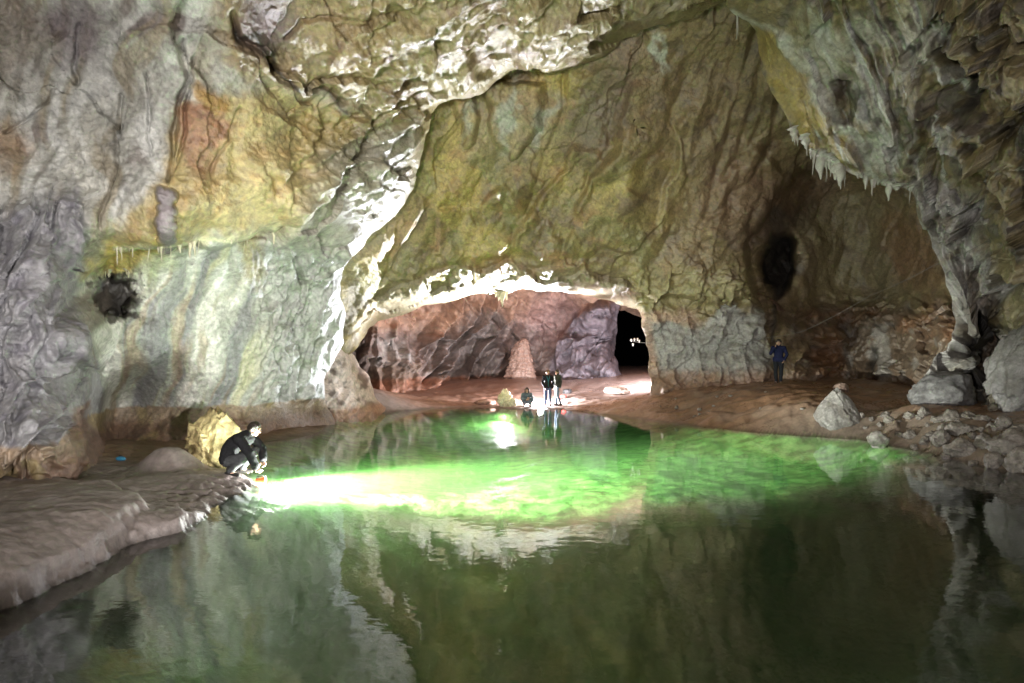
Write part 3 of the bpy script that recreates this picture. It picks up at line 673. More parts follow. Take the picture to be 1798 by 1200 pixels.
# ================================================================== FOOT OF THE LEFT PIER (beside the arch)
POLY_E = [(520, 600), (590, 600), (612, 610), (625, 625), (632, 645), (648, 662), (655, 690), (672, 708), (690, 722), (700, 760), (520, 790)]
CTRL_E = [(520, 600, 18.6), (600, 610, 20.0), (520, 790, 17.2), (590, 680, 19.0), (620, 640, 20.6), (640, 690, 20.6), (690, 725, 22.3), (672, 700, 22.2), (650, 662, 22.0), (632, 645, 21.6), (700, 760, 21.5), (600, 740, 18.8)]
def shape_E(u, v, d, p):
    return 0 * u, .2 * fbm(p * .9, 3) + .15 * ridge_lines(np.stack([(u + .9 * v) * .03, (v - u) * .008, 0 * u], -1), .2) + .06 * fbm(p * 4, 4)
def col_E(u, v, d, p, hn):
    n2 = noise2(u, v, .04, 101, 4); col = np.zeros(u.shape + (3,)) + np.array([.58, .50, .46])
    col = mix(col, (.16, .12, .10), sst(.05, .4, n2)); col = mix(col, (.33, .19, .12), 1 - sst(.3, .6, p[..., 2])); return col, .35 + 0 * u
rock_layer('cave_wall', POLY_E, CTRL_E, shape_E, col_E, g=2.0, thick=.1)

# ================================================================== FAR CHAMBER behind the arch
POLY_F = [(480, 380), (1300, 380), (1300, 470), (1180, 500), (1120, 505), (1092, 528), (1084, 560), (1082, 600), (1078, 625), (1090, 655), (1105, 668), (1110, 740), (480, 740)]
CTRL_F = [(480, 380, 25), (480, 740, 26), (620, 560, 29), (650, 620, 29), (650, 690, 28), (720, 560, 32), (700, 650, 30), (735, 680, 30.5), (760, 600, 35), (800, 560, 36), (850, 640, 37), (800, 690, 36), (880, 560, 38), (920, 600, 39), (920, 680, 38), (980, 600, 39), (1000, 540, 38),
 (1010, 640, 36.5), (1050, 560, 37), (1060, 640, 36), (1082, 600, 39), (1100, 680, 34), (1110, 740, 33), (900, 740, 35), (700, 380, 27), (900, 380, 29), (1300, 380, 29), (900, 500, 35), (1100, 510, 36), (1300, 470, 33), (650, 500, 26), (760, 520, 32)]
def shape_F(u, v, d, p):
    wu = u + 8 * noise2(u, v, .02, 111); wv = v + 8 * noise2(u, v, .02, 112)
    hn = .5 * fbm(p * .35, 3) + .2 * fbm(p * 1.2, 3); dd = 0 * u
    sl = mpoly(u, v, [(735, 560), (780, 520), (905, 520), (890, 640), (830, 680), (740, 690)], 12)
    q = (wu + .75 * wv) * .045; saw = q - np.floor(q); lid = np.floor(q)
    hn += facets(np.stack([u*.02,v*.02,0*u],-1)+.4*noise2(u,v,.02,114)[...,None],.6,(.5,.3,0),3) + sl * (1.9 * saw * (.6 + .5 * np.sin(lid * 2.4)))
    pil = mpoly(u, v, [(600, 560), (725, 560), (735, 700), (600, 710)], 10)
    hn += pil * .5 * ridge_lines(np.stack([(u + .05 * v) * .03, v * .006, 0 * u + 3], -1), .25)
    bo = mpoly(u, v, [(980, 600), (1010, 555), (1050, 528), (1090, 530), (1085, 680), (985, 680)], 8)
    hn += bo * (1.0 + .6 * ridge_lines(np.stack([(u + .3 * v) * .04, (v - .3 * u) * .016, 0 * u + 5], -1), .2))
    hn -= .6 * groove(wu, wv, [(742, 690), (755, 640), (790, 560)], 5, 1.0)
    hn += .08 * fbm(p * 3, 4); return dd, hn
def col_F(u, v, d, p, hn):
    wu = u + 12 * noise2(u, v, .03, 121, 4); wv = v + 12 * noise2(u, v, .03, 122, 4); n2 = noise2(u, v, .05, 123, 4)
    col = np.zeros(u.shape + (3,)) + np.array([.25, .195, .18])
    top = 1 - sst(560, 600, wv + .1 * (wu - 700)); col = mix(col, (.42, .25, .17), top * .8)
    col = mix(col, (.27, .23, .22), .9 * mpoly(wu, wv, [(735, 690), (755, 600), (850, 530), (880, 560), (860, 690)], 10)); col = mix(col, (.10, .075, .065), .8 * mpoly(wu, wv, [(740, 690), (760, 640), (860, 620), (860, 690)], 12)); col = mix(col, (.30, .18, .12), .6 * mell(wu, wv, 800, 555, 60, 20, -25, .6))
    col = mix(col, (.33, .31, .30), .85 * mpoly(wu, wv, [(655, 600), (720, 598), (725, 635), (665, 640)], 8)); col = mix(col, (.20, .15, .12), .85 * mpoly(wu, wv, [(650, 640), (728, 640), (732, 680), (660, 690)], 7)); col = mix(col, (.07, .05, .04), .8 * mpoly(wu, wv, [(600, 560), (640, 590), (662, 680), (620, 690)], 8))
    col = mix(col, (.40, .26, .25), .7 * mell(wu, wv, 980, 560, 60, 45, 0, .5)); col = mix(col, (.19, .165, .195), .95 * mpoly(wu, wv, [(970, 640), (985, 600), (1010, 560), (1050, 528), (1110, 520), (1110, 690), (975, 690)], 7))
    col = mix(col, (.10, .075, .07), .6 * mell(wu, wv, 880, 640, 22, 40, 0, .6))
    z = p[..., 2] + .15 * fbm(p * 1.2, 3); col = mix(col, (.27, .13, .085), .9 * (1 - sst(1.0, 1.3, z)) * (1 - sst(960, 1000, u)))
    col *= (1 + .25 * n2)[..., None]; return col, .5 + 0 * u
rock_layer('far_cave_wall', POLY_F, CTRL_F, shape_F, col_F, g=1.6, mat=M_FAR, thick=.5)

# passage roof that runs from the brow to the far chamber
def passage_roof():
    us = np.linspace(-14, 12, 120); ys = np.linspace(22.5, 40, 90); x, y = np.meshgrid(us, ys)
    z = 6.4 + .25 * (y - 22) * .4 - .02 * (x + 1) ** 2 + .8 * fbm(np.stack([x * .3, y * .3, 0 * x], -1), 4)
    i = np.arange(x.size).reshape(x.shape); q = np.stack([i[:-1, :-1], i[1:, :-1], i[1:, 1:], i[:-1, 1:]], -1).reshape(-1, 4)
    V = np.stack([x, y, z], -1).reshape(-1, 3)
    V2 = V + np.array([0, 0, 1.2]); n = len(V)
    c = np.zeros((n, 3)) + np.array([.34, .22, .16])
    o = link('passage_ceiling', mesh_np('passage_ceiling', np.concatenate([V, V2]), np.concatenate([q, q[:, ::-1] + n]), np.concatenate([c, c]), np.full(2 * n, .5)), M_FAR); tag(o, kind='structure')
passage_roof()

# rest of the chamber behind the photographer
def back_shell():
    th = np.linspace(0, 2 * np.pi, 260); ph = np.linspace(-.25, np.pi / 2, 90); T, Q = np.meshgrid(th, ph)
    r = 1 + .10 * fbm(np.stack([2.2 * np.cos(T) * np.cos(Q), 2.2 * np.sin(T) * np.cos(Q), 2.2 * np.sin(Q)], -1), 5)
    x = 19 * np.cos(T) * np.cos(Q) * r; y = 2 + 20 * np.sin(T) * np.cos(Q) * r; z = 14 * np.sin(Q) * r
    keep = (y < 1.0)
    i = np.arange(x.size).reshape(x.shape); q = np.stack([i[:-1, :-1], i[1:, :-1], i[1:, 1:], i[:-1, 1:]], -1)
    q = q[keep[:-1, :-1] & keep[1:, 1:] & keep[1:, :-1] & keep[:-1, 1:]]
    V = np.stack([x, y, z], -1).reshape(-1, 3); c = np.zeros((len(V), 3)) + np.array([.26, .22, .14])
    o = link('cave_wall', mesh_np('cave_wall', V, q, c, np.full(len(V), .5)), M_FAR); tag(o, kind='structure')
back_shell()

# ================================================================== GROUND: mud banks, shelf, far floor, pool bed in one sheet
def gp(u, v, z):
    d = (H - z) * F / (v - V0); return ((u - U0) / F * d, d, z)
def gd(u, d, z): return ((u - U0) / F * d, d, z)
SHORE = [(0, 1075), (60, 1045), (130, 1010), (215, 962), (262, 948), (310, 938), (345, 918), (375, 896), (405, 874), (430, 862), (446, 850), (436, 838), (405, 826), (372, 822), (390, 800), (450, 778), (540, 765), (580, 745), (600, 737), (640, 730), (690, 724),
         (740, 719), (790, 716), (850, 716), (900, 719), (960, 719), (1010, 722), (1060, 728), (1130, 736), (1200, 746), (1300, 758), (1380, 765), (1430, 768), (1500, 772), (1540, 780), (1600, 792), (1650, 802), (1700, 813), (1798, 834), (1900, 856), (2100, 905)]
GC = [gp(u, v, 0.0) for u, v in SHORE]
GC += [gp(*t) for t in [(100, 940, .24), (0, 1000, .20), (0, 900, .27), (60, 920, .25), (200, 895, .2), (120, 885, .25), (180, 940, .16), (250, 905, .13), (265, 885, .10), (300, 900, .07), (340, 880, .07), (300, 862, .10), (400, 852, .07), (415, 838, .09), (350, 850, .12), (250, 850, .18), (170, 850, .16), (200, 810, .10), (250, 800, .12), (150, 800, .2),
      (300, 800, .10), (0, 860, .35), (-200, 950, .35), (-400, 1100, .4),
      (1300, 700, .85), (1200, 700, .72), (1140, 700, .62), (1367, 676, 1.26), (1300, 680, 1.15), (1450, 690, 1.08), (1500, 715, .77), (1550, 738, .45), (1600, 722, .80), (1700, 738, .73), (1798, 745, .79), (1700, 780, .32), (1600, 765, .29), (1798, 790, .39), (1900, 800, .43), (1650, 755, .50), (1750, 765, .53), (1650, 718, .86), (1750, 722, .9),
      (1200, 722, .33), (1300, 732, .36), (1400, 742, .36), (1480, 750, .3), (1060, 716, .15), (1000, 714, .06), (960, 713, .05), (1100, 692, .5), (1050, 676, .85), (910, 672, .9), (700, 692, .45), (780, 702, .28), (850, 707, .12), (1000, 666, 1.0), (1100, 660, 1.3), (650, 690, .8), (1030, 700, .35), (980, 690, .45)]]
GC += [gd(*t) for t in [(600, 10.2, -.48), (540, 9.7, -.36), (490, 9.3, -.26), (560, 10.7, -.42), (650, 11.4, -.6), (600, 12.5, -.55), (700, 10.2, -.6), (900, 10.2, -.95), (1100, 10.2, -.95), (1300, 10.0, -.95), (1500, 9.8, -.8), (900, 8.6, -1.5), (600, 8.8, -.5), (1200, 8.6, -1.6), (1500, 8.4, -1.4), (750, 8.6, -1.2), (900, 7, -2.2), (900, 4, -2.4), (600, 6.5, -1.7), (600, 4, -1.9), (300, 4, -1.0), (150, 4.0, -.4), (450, 6.5, -.8), (1200, 7, -2.2), (1500, 6, -2.2), (1700, 6.5, -1.6), (1300, 12, -.75), (1100, 14, -.65), (900, 17, -.55),
      (750, 18.5, -.60), (800, 13, -.9), (600, 14, -.5), (520, 12, -.26), (1000, 20, -.55), (850, 21, -.50), (915, 22.2, -.34), (1500, 11.5, -.5), (1650, 9.6, -.35), (899, 2, -1.2), (0, 2, -.2), (-600, 2, .3), (0, 3.5, -.3), (150, 3, -.5), (-250, 3.3, -.2), (1800, 4, -1.2), (2400, 4, .2), (899, -2, .4), (-3000, -2, .8), (2600, 2, .4), (400, 42, 1.6), (900, 44, 1.6), (1200, 44, 1.8), (1200, 34, 1.5), (1500, 27, 1.4), (1700, 20, 1.3), (2000, 14, 1.1), (500, 26, 1.0), (200, 16, .3), (0, 12, .3)]]
GC += [(-9, -6, .9), (9, -6, .9), (0, -8, .8), (-16, -14, 1.2), (16, -14, 1.2), (-14, 6, .8), (16, 4, .8), (0, -16, 1.2), (-20, 20, 1), (24, 20, 1.4), (-20, 46, 1.5), (30, 46, 1.5)]
GC = np.array(GC); GW = tps_fit(GC[:, :2] * .05, GC[:, 2], 1e-7)
def ground_z(x, y):
    """smooth level of the ground"""
    x = np.asarray(x, float); y = np.asarray(y, float)
    z = tps_eval(GC[:, :2] * .05, GW, np.stack([x, y], -1) * .05)
    mx, my, _ = gp(300, 822, .12)
    z = z + .42 * np.exp(-(((x - mx) / .50) ** 2 + ((y - my) / .42) ** 2) ** 1.3)
    return np.clip(z, -2.6, 3)
def ground_full(x, y):
    z = ground_z(x, y); p = np.stack([x, y, 0 * x], -1)
    leftb = sst(0, -2.5, x) * sst(11, 9, y)
    z = z + leftb * (.04 + .07 * sst(7.4, 6.6, y)) * sst(.0, .04, z + .035 * fbm(p * 3, 4))
    yy = np.maximum(y, 1.5); pu = U0 + x / yy * F + 14 * fbm(p * 2.2, 3); pv = V0 + 2.0 / yy * F + 14 * fbm(p * 2.2 + 9, 3)
    lobe = mpoly(pu, pv, [(-700, 1300), (-300, 1150), (0, 1055), (130, 995), (208, 948), (252, 905), (232, 884), (150, 872), (0, 864), (-500, 870)], 5) * (y > 1.5)
    z = z + .10 * lobe
    rub = sst(6.0, 8.0, x) * sst(17, 14, y) * sst(-.1, .1, z)
    f1, f2, _ = worley(np.stack([x * 1.6, y * 1.6, 0 * x], -1) + .4 * fbm(p * 1.1, 2)[..., None])
    land = sst(-.05, .12, z)
    z = z + rub * (.10 * (.6 - f1) + facets(warp(p * 1.1, .8, .4), .16, (.16, .12, 0), 8)) * sst(1.0, .5, z)
    z = z + land * (.05 * fbm(p * .9, 3) + .035 * fbm(p * 3.2, 4)) * (1 - .5 * leftb) + (1 - land) * (.035 * fbm(p * 1.3, 3))
    sh = sst(1.0, 3.0, x) * sst(26, 22, y) * sst(12, 14, y)
    z = z + sh * land * .13 * ridged(np.stack([x * .5 + y * .8, y * .9 - x * .2, 0 * x], -1), 3) * .6
    edge = sst(.16, .04, np.abs(z - .06)) * leftb
    z = z - edge * .06 * np.clip(fbm(p * 5, 4) + .2, 0, 1) + leftb * land * (.018 * facets(warp(p * 4.0, 1, .3), 1., (.8, .8, 0), 3) * sst(.35, .1, z) + .012 * fbm(p * 7, 4))
    return z + .006 * fbm(p * 14, 3)
def build_ground():
    us = np.concatenate([np.arange(-2600, -30, 40.), np.arange(-30, 1830, 4.), np.arange(1830, 4400, 40.)])
    ds = np.concatenate([np.geomspace(2.2, 30, 640), np.geomspace(30.2, 48, 40)])
    u, d = np.meshgrid(us, ds); x = (u - U0) / F * d; y = d
    # behind and beside the camera: coarse rows
    x2, y2 = np.meshgrid(np.linspace(-24, 24, 60), np.linspace(-20, 2.6, 40)); 
    out = []; 
    for X, Y, sink in ((x, y, 0), (x2, y2, .04)):
        Z = ground_full(X, Y) - sink; i = np.arange(X.size).reshape(X.shape)
        q = np.stack([i[:-1, :-1], i[:-1, 1:], i[1:, 1:], i[1:, :-1]], -1).reshape(-1, 4); out.append((X, Y, Z, q))
    n0 = out[0][0].size
    X = np.concatenate([o[0].ravel() for o in out]); Y = np.concatenate([o[1].ravel() for o in out]); Z = np.concatenate([o[2].ravel() for o in out])
    q = np.concatenate([out[0][3], out[1][3] + n0])
    p = np.stack([X, Y, 0 * X], -1); n = fbm(p * .6, 4); n2 = fbm(p * 2.5, 4)
    col = np.zeros((len(X), 3)) + np.array([.20, .168, .158])
    col = mix(col, (.13, .105, .095), sst(.0, .5, n2) * .6); col = mix(col, (.27, .235, .225), sst(.1, .5, -n) * .6)
    rightb = sst(.5, 3.5, X); col = mix(col, (.27, .155, .095), rightb * .95); col = mix(col, (.17, .095, .06), rightb * sst(0, .5, n2) * .8); col = mix(col, (.33, .24, .19), rightb * sst(.1, .5, n) * .6)
    rub = sst(5.5, 8, X) * sst(17, 14, Y); col = mix(col, (.27, .225, .19), rub * sst(1.0, .6, Z) * .8)
    far = sst(22.5, 25, Y); col = mix(col, (.26, .145, .105), far * .9); col = mix(col, (.36, .28, .26), far * sst(0, 1.5, X) * .9)
    back = sst(9.5, 11, Y) * sst(-3.5, -5, X) * sst(20, 17, Y); col = mix(col, (.17, .11, .06), back * .9)
    col *= (1 - .45 * sst(.075, .03, Z + .03 * n2))[:, None]          # wet, darker mud along the waterline
    bed = sst(.02, -.10, Z + .03 * n2); shallow_left = sst(-3.9, -4.6, X) * sst(9.6, 8.8, Y)
    st = fbm(np.stack([X * 2.2, Y * 4.5, 0 * X], -1), 5); bc = np.zeros_like(col) + np.array([.10, .36, .06]); bc = mix(bc, (.03, .13, .018), sst(.0, .35, st) * .9); bc = mix(bc, (.20, .48, .11), sst(.0, .4, -st) * .9); bc = mix(bc, (.05, .15, .03), sst(.15, .5, n) * .6)
    bc = mix(bc, (.135, .095, .082), sst(11.0, 9.2, Y + 1.0 * n - .18 * np.clip(X, 0, 9) + 2.5 * sst(-2, -4, X)) * .95)  # brown near bed: where the lamp-lit green ends is put into the colour
    col = mix(col, bc, bed * (1 - .9 * shallow_left))
    col *= (1 + .12 * n2)[:, None]
    rough = .40 + .2 * n + .06 * leftmask(X, Y) - .16 * sst(.5, 3.5, X)
    o = link('ground', mesh_np('ground', np.stack([X, Y, Z], -1), q, col, np.clip(rough, .2, .9)), M_MUD); tag(o, kind='structure')
def leftmask(x, y): return sst(0, -2.5, x) * sst(11, 9, y)
build_ground()

# water
def build_water():
    m = bpy.data.materials.new('pool_water'); m.use_nodes = True; nt = m.node_tree; N = nt.nodes; L = nt.links; N.clear()
    out = N.new('ShaderNodeOutputMaterial'); mx = N.new('ShaderNodeMixShader'); gl = N.new('ShaderNodeBsdfGlossy'); tr = N.new('ShaderNodeBsdfTransparent'); fr = N.new('ShaderNodeFresnel')
    gl.inputs['Roughness'].default_value = 0.015; gl.inputs['Color'].default_value = (.95, .95, .95, 1); tr.inputs['Color'].default_value = (.92, .97, .92, 1); fr.inputs['IOR'].default_value = 1.95
    tc = N.new('ShaderNodeTexCoord'); mp = N.new('ShaderNodeMapping'); mp.inputs['Scale'].default_value = (1.0, 1.6, 1); n1 = N.new('ShaderNodeTexNoise'); n1.inputs['Scale'].default_value = 3.2; n1.inputs['Detail'].default_value = 3
    L.new(tc.outputs['Object'], mp.inputs[0]); L.new(mp.outputs[0], n1.inputs['Vector']); bp = N.new('ShaderNodeBump'); bp.inputs['Distance'].default_value = .0022; bp.inputs['Strength'].default_value = 1.0
    L.new(n1.outputs['Fac'], bp.inputs['Height']); L.new(bp.outputs[0], gl.inputs['Normal']); L.new(bp.outputs[0], fr.inputs['Normal'])
    L.new(fr.outputs[0], mx.inputs[0]); L.new(tr.outputs[0], mx.inputs[1]); L.new(gl.outputs[0], mx.inputs[2]); L.new(mx.outputs[0], out.inputs[0])
    vs = N.new('ShaderNodeVolumeScatter'); vs.inputs['Color'].default_value = (.36, 1.0, .24, 1); vs.inputs['Density'].default_value = .055; vs.inputs['Anisotropy'].default_value = 0.1
    va = N.new('ShaderNodeVolumeAbsorption'); va.inputs['Color'].default_value = (.55, .95, .55, 1); va.inputs['Density'].default_value = .055
    ad = N.new('ShaderNodeAddShader'); L.new(vs.outputs[0], ad.inputs[0]); L.new(va.outputs[0], ad.inputs[1]); L.new(ad.outputs[0], out.inputs['Volume'])
    try: m.cycles.homogeneous_volume = True
    except Exception: pass
    xs = np.linspace(-14, 16, 31); ys = np.linspace(-3, 27, 31); x, y = np.meshgrid(xs, ys); i = np.arange(x.size).reshape(x.shape)
    q = np.stack([i[:-1, :-1], i[:-1, 1:], i[1:, 1:], i[1:, :-1]], -1).reshape(-1, 4)
    bm = bmesh.new(); top = [bm.verts.new((a_, b_, 0)) for b_ in (-3, 27) for a_ in (-14, 16)]; bot = [bm.verts.new((a_, b_, -3.2)) for b_ in (-3, 27) for a_ in (-14, 16)]
    for f_ in ((top[0], top[1], top[3], top[2]), (bot[2], bot[3], bot[1], bot[0]), (top[1], top[0], bot[0], bot[1]), (top[2], top[3], bot[3], bot[2]), (top[0], top[2], bot[2], bot[0]), (top[3], top[1], bot[1], bot[3])): bm.faces.new(f_)
    bmesh.ops.recalc_face_normals(bm, faces=bm.faces[:]); wm = bpy.data.meshes.new('water'); bm.to_mesh(wm); bm.free()
    o = link('water', wm, m); tag(o, kind='structure')
build_water()

# ================================================================== loose rocks
M_STONE = rock_mat('loose_stone', 0.012, 16.0)
def ico(n):
    bm = bmesh.new(); bmesh.ops.create_icosphere(bm, subdivisions=n, radius=1.0); bm.verts.ensure_lookup_table()
    v = np.array([w.co[:] for w in bm.verts]); f = np.array([[w.index for w in q.verts] for q in bm.faces]); bm.free(); return v, f
def stone_mesh(name, size, seed, col, col2, n=5, cuts=10, rough=.45, taper=0.0, lean=(0, 0), grain=1.0, cut=.72):
    """a boulder: an ellipsoid cut by random planes, then broken and grained"""
    r = np.random.RandomState(seed); v, f = ico(n); v = v.copy()
    for i in range(cuts):
        a = r.normal(size=3); a /= np.linalg.norm(a); k = cut + .22 * r.rand(); dd = v @ a - k; v -= np.where(dd > 0, dd, 0)[:, None] * a * .93
    nr = v / np.linalg.norm(v, axis=1)[:, None]
    v += nr * (.10 * fbm(v * 1.3 + seed, 4) + grain * facets(warp(v * 1.9, 1.0, .4, seed), .13, (.10, .08, .06), seed * 1.7) + grain * .03 * fbm(v * 5 + seed, 4))[:, None]
    h = (v[:, 2] + 1) / 2
    if taper: v[:, :2] *= (1 - taper * np.clip(h, 0, 1.1) ** 1.2)[:, None]
    v = v * np.asarray(size) / 2; v[:, 0] += lean[0] * h * size[2]; v[:, 1] += lean[1] * h * size[2]
    v[:, 2] += size[2] * .42
    m = fbm(v * 2.2 / max(size) * 1.5 + seed, 5)
    c = np.zeros((len(v), 3)) + np.asarray(col); c = mix(c, col2, sst(-.05, .45, m))
    return mesh_np(name, v, f, c, np.full(len(v), rough))
def gz(x, y): return float(ground_full(np.array([x]), np.array([y]))[0])
def put(name, me, u, d, label, cat, group=None, rz=0, sink=0.0, z=None, mat=None):
    x = (u - U0) / F * d
    o = link(name, me, mat or M_STONE, loc=(x, d, (gz(x, d) if z is None else z) - sink)); o.rotation_euler = (0, 0, rz)
    return tag(o, label, cat, group)

put('boulder', stone_mesh('boulder', (1.45, 1.15, 1.55), 3, (.42, .35, .17), (.22, .165, .075), 6, 20, .55, .10, (-.02, 0), .95, .58), 380, 10.6, 'big yellow boulder with a rough broken face behind the crouching man', 'boulder', sink=.10, z=-.02)
put('boulder', stone_mesh('boulder', (1.85, 1.5, 1.55), 8, (.27, .255, .25), (.17, .155, .145), 6, 5, .3, .70, (0, 0), .35), 1471, 14.9, 'grey cone shaped boulder at the right edge of the pool', 'boulder', sink=.10, z=.02)
put('boulder', stone_mesh('boulder', (1.7, 1.2, 1.35), 21, (.17, .165, .17), (.11, .105, .11), 5, 9, .45, .1, (.22, 0), .8), 1648, 14.2, 'dark grey slanted boulder on the mud bank below the right wall', 'boulder', sink=.12)
put('boulder', stone_mesh('boulder', (2.6, 1.8, 3.3), 33, (.25, .24, .245), (.15, .14, .14), 6, 9, .42, .35, (.20, 0), .7), 1800, 12.6, 'very large grey boulder with pale streaks at the right edge of the photo', 'boulder', sink=.35)
put('boulder', stone_mesh('boulder', (.46, .42, .42), 14, (.24, .17, .14), (.18, .12, .10), 4, 8, .5), 1478, 17.3, 'small round brown boulder alone on top of the mud shelf', 'boulder', sink=.05)
put('rock', stone_mesh('rock', (.50, .40, .46), 15, (.40, .38, .36), (.30, .28, .26), 4, 8, .4), 1542, 13.0, 'small pale grey rock sitting at the waterline beside the cone shaped boulder', 'rock', sink=.06, z=.02)
# pale broken block and its smaller piece by the far shore, and the flat rock beside it
put('rock', stone_mesh('rock', (.80, .55, 1.0), 41, (.74, .70, .52), (.58, .53, .33), 5, 16, .5, .1, (.02, 0), 1.5, .6), 884, 24.3, 'tall pale yellow jagged rock on the far shore', 'rock', sink=.08, z=.02)
put('rock', stone_mesh('rock', (.52, .42, .62), 43, (.74, .70, .52), (.58, .53, .33), 5, 14, .5, .05, (.05, 0), 1.5, .6), 899, 24.1, 'short pale yellow jagged rock leaning between the tall yellow rock and the crouching person', 'rock', sink=.05, z=.02)
put('rock', stone_mesh('rock', (1.05, .7, .36), 44, (.30, .18, .14), (.22, .13, .10), 4, 8, .5), 850, 25.2, 'low flat pinkish rock left of the tall yellow rock on the far shore', 'rock', sink=.06, z=.06)
put('rock', stone_mesh('rock', (1.5, 1.1, .55), 45, (.55, .46, .42), (.45, .36, .33), 4, 6, .5), 1085, 27.0, 'low white rounded rock on the far floor beside the right pillar', 'rock', sink=.10)
put('rock', stone_mesh('rock', (.5, .4, .3), 46, (.05, .045, .05), (.03, .03, .03), 4, 10, .6, 0, (0, 0), 2.), 996, 28.2, 'small dark jagged stone on the far floor behind the two standing people', 'rock', sink=.05)

# stalagmite in the far chamber: stacked rims, dark joints
def stalagmite():
    n, k = 110, 90; th = np.linspace(0, 2 * np.pi, k, endpoint=False); t = np.linspace(0, 1, n); T, A = np.meshgrid(t, th, indexing='ij')
    r = (1.05 * (1 - T) ** .55 * .75 + .24) + .35 * np.exp(-T * 9); lay = (T * 9.0 + .5 * fbm(np.stack([np.cos(A) * 1.2, np.sin(A) * 1.2, T * 2], -1), 3)) % 1.0
    r = r * (1 + .10 * (1 - lay) ** 1.5 - .05) * (1 + .24 * fbm(np.stack([np.cos(A) * 2, np.sin(A) * 2, T * 4], -1), 4))
    x = r * np.cos(A) + .15 * T; y = r * np.sin(A) * .8; z = T * 2.9 - .2 + .12 * np.cos(A) * T
    i = np.arange(n * k).reshape(n, k); q = np.stack([i[:-1], np.roll(i, -1, 1)[:-1], np.roll(i, -1, 1)[1:], i[1:]], -1).reshape(-1, 4)
    c = np.zeros((n * k, 3)) + np.array([.30, .20, .165]); c = mix(c, (.16, .10, .08), np.exp(-((lay.ravel() - .97) / .05) ** 2) * .8)
    v = np.stack([x, y, z], -1).reshape(-1, 3); v = np.concatenate([v, [[.15, 0, 2.76]]]); cap = np.array([[i[-1, j], i[-1, (j + 1) % k], n * k, n * k] for j in range(k)])
    me = bpy.data.meshes.new('stalagmite'); me.from_pydata(v.tolist(), [], q.tolist() + [c_[:3].tolist() for c_ in cap]); me.update()
    me.polygons.foreach_set('use_smooth', np.ones(len(me.polygons), bool))
    a = me.attributes.new('Col', 'FLOAT_COLOR', 'POINT'); cc = np.ones((len(v), 4), np.float32); cc[:-1, :3] = c; cc[-1, :3] = (.42, .27, .22); a.data.foreach_set('color', cc.ravel())
    b = me.attributes.new('Rough', 'FLOAT', 'POINT'); b.data.foreach_set('value', np.full(len(v), .4, np.float32))
    put('stalagmite', me, 912, 35.0, 'wide pinkish stalagmite of stacked layers in the far chamber', 'stalagmite')
stalagmite()

# rubble on the right bank: individual stones
stones = [stone_mesh('rock', (1, .8, .75), 60 + i, (.27, .245, .225), (.17, .15, .135), 4, 12, .45, 0, (0, 0), 1.3, .66) for i in range(7)]
rr = random.Random(5)
spots = [(1512, 742, .22), (1530, 745, .20), (1555, 740, .30), (1578, 748, .26), (1598, 742, .34), (1612, 740, .26), (1622, 736, .3), (1650, 742, .42), (1672, 738, .5), (1700, 738, .55), (1725, 742, .4), (1662, 760, .40), (1690, 765, .48), (1640, 765, .3), (1718, 760, .4), (1745, 755, .34), (1768, 752, .4), (1790, 758, .4),
         (1600, 765, .36), (1622, 775, .34), (1650, 785, .5), (1690, 795, .55), (1735, 785, .6), (1770, 795, .7), (1748, 818, .5), (1795, 822, .6), (1580, 768, .24), (1560, 760, .22), (1520, 758, .2), (1545, 752, .18), (1605, 785, .22), (1665, 800, .26), (1710, 812, .28), (1785, 775, .35), (1500, 735, .18), (1487, 742, .15), (1630, 752, .18), (1680, 752, .2), (1708, 775, .22)]
def ray_ground(u, v):
    ds = np.linspace(8, 22, 400); x = (u - U0) / F * ds; z = ground_z(x, ds); zr = H + (V0 - v) / F * ds
    k = np.argmax(z > zr); return float(ds[k]) if k else 12.0
for k, (u, v, s_) in enumerate(spots):
    d = ray_ground(u, v); x = (u - U0) / F * d
    o = link('rock', stones[k % 7], M_STONE, loc=(x, d, gz(x, d) - .22 * s_)); sc = s_ * (.85 + .3 * rr.random())
    o.scale = (sc, sc * .9, sc * (.8 + .4 * rr.random())); o.rotation_euler = (rr.uniform(-.3, .3), rr.uniform(-.3, .3), rr.uniform(0, 6.28))
    tag(o, 'angular grey brown rock in the rubble bank on the right of the pool', 'rock', 'rocks in the rubble bank')
for k in range(14):
    u = rr.uniform(1150, 1420); v = rr.uniform(690, 735); d = ray_ground(u, v); x = (u - U0) / F * d; s_ = rr.uniform(.08, .2)
    o = link('stone', stones[k % 7], M_STONE, loc=(x, d, gz(x, d) - .03 * s_)); o.scale = (s_, s_, s_ * .8); o.rotation_euler = (rr.uniform(-.3, .3), rr.uniform(-.3, .3), rr.uniform(0, 6.28))
    tag(o, 'small stone lying on the red brown mud shelf right of the arch', 'stone', 'small stones on the mud shelf')

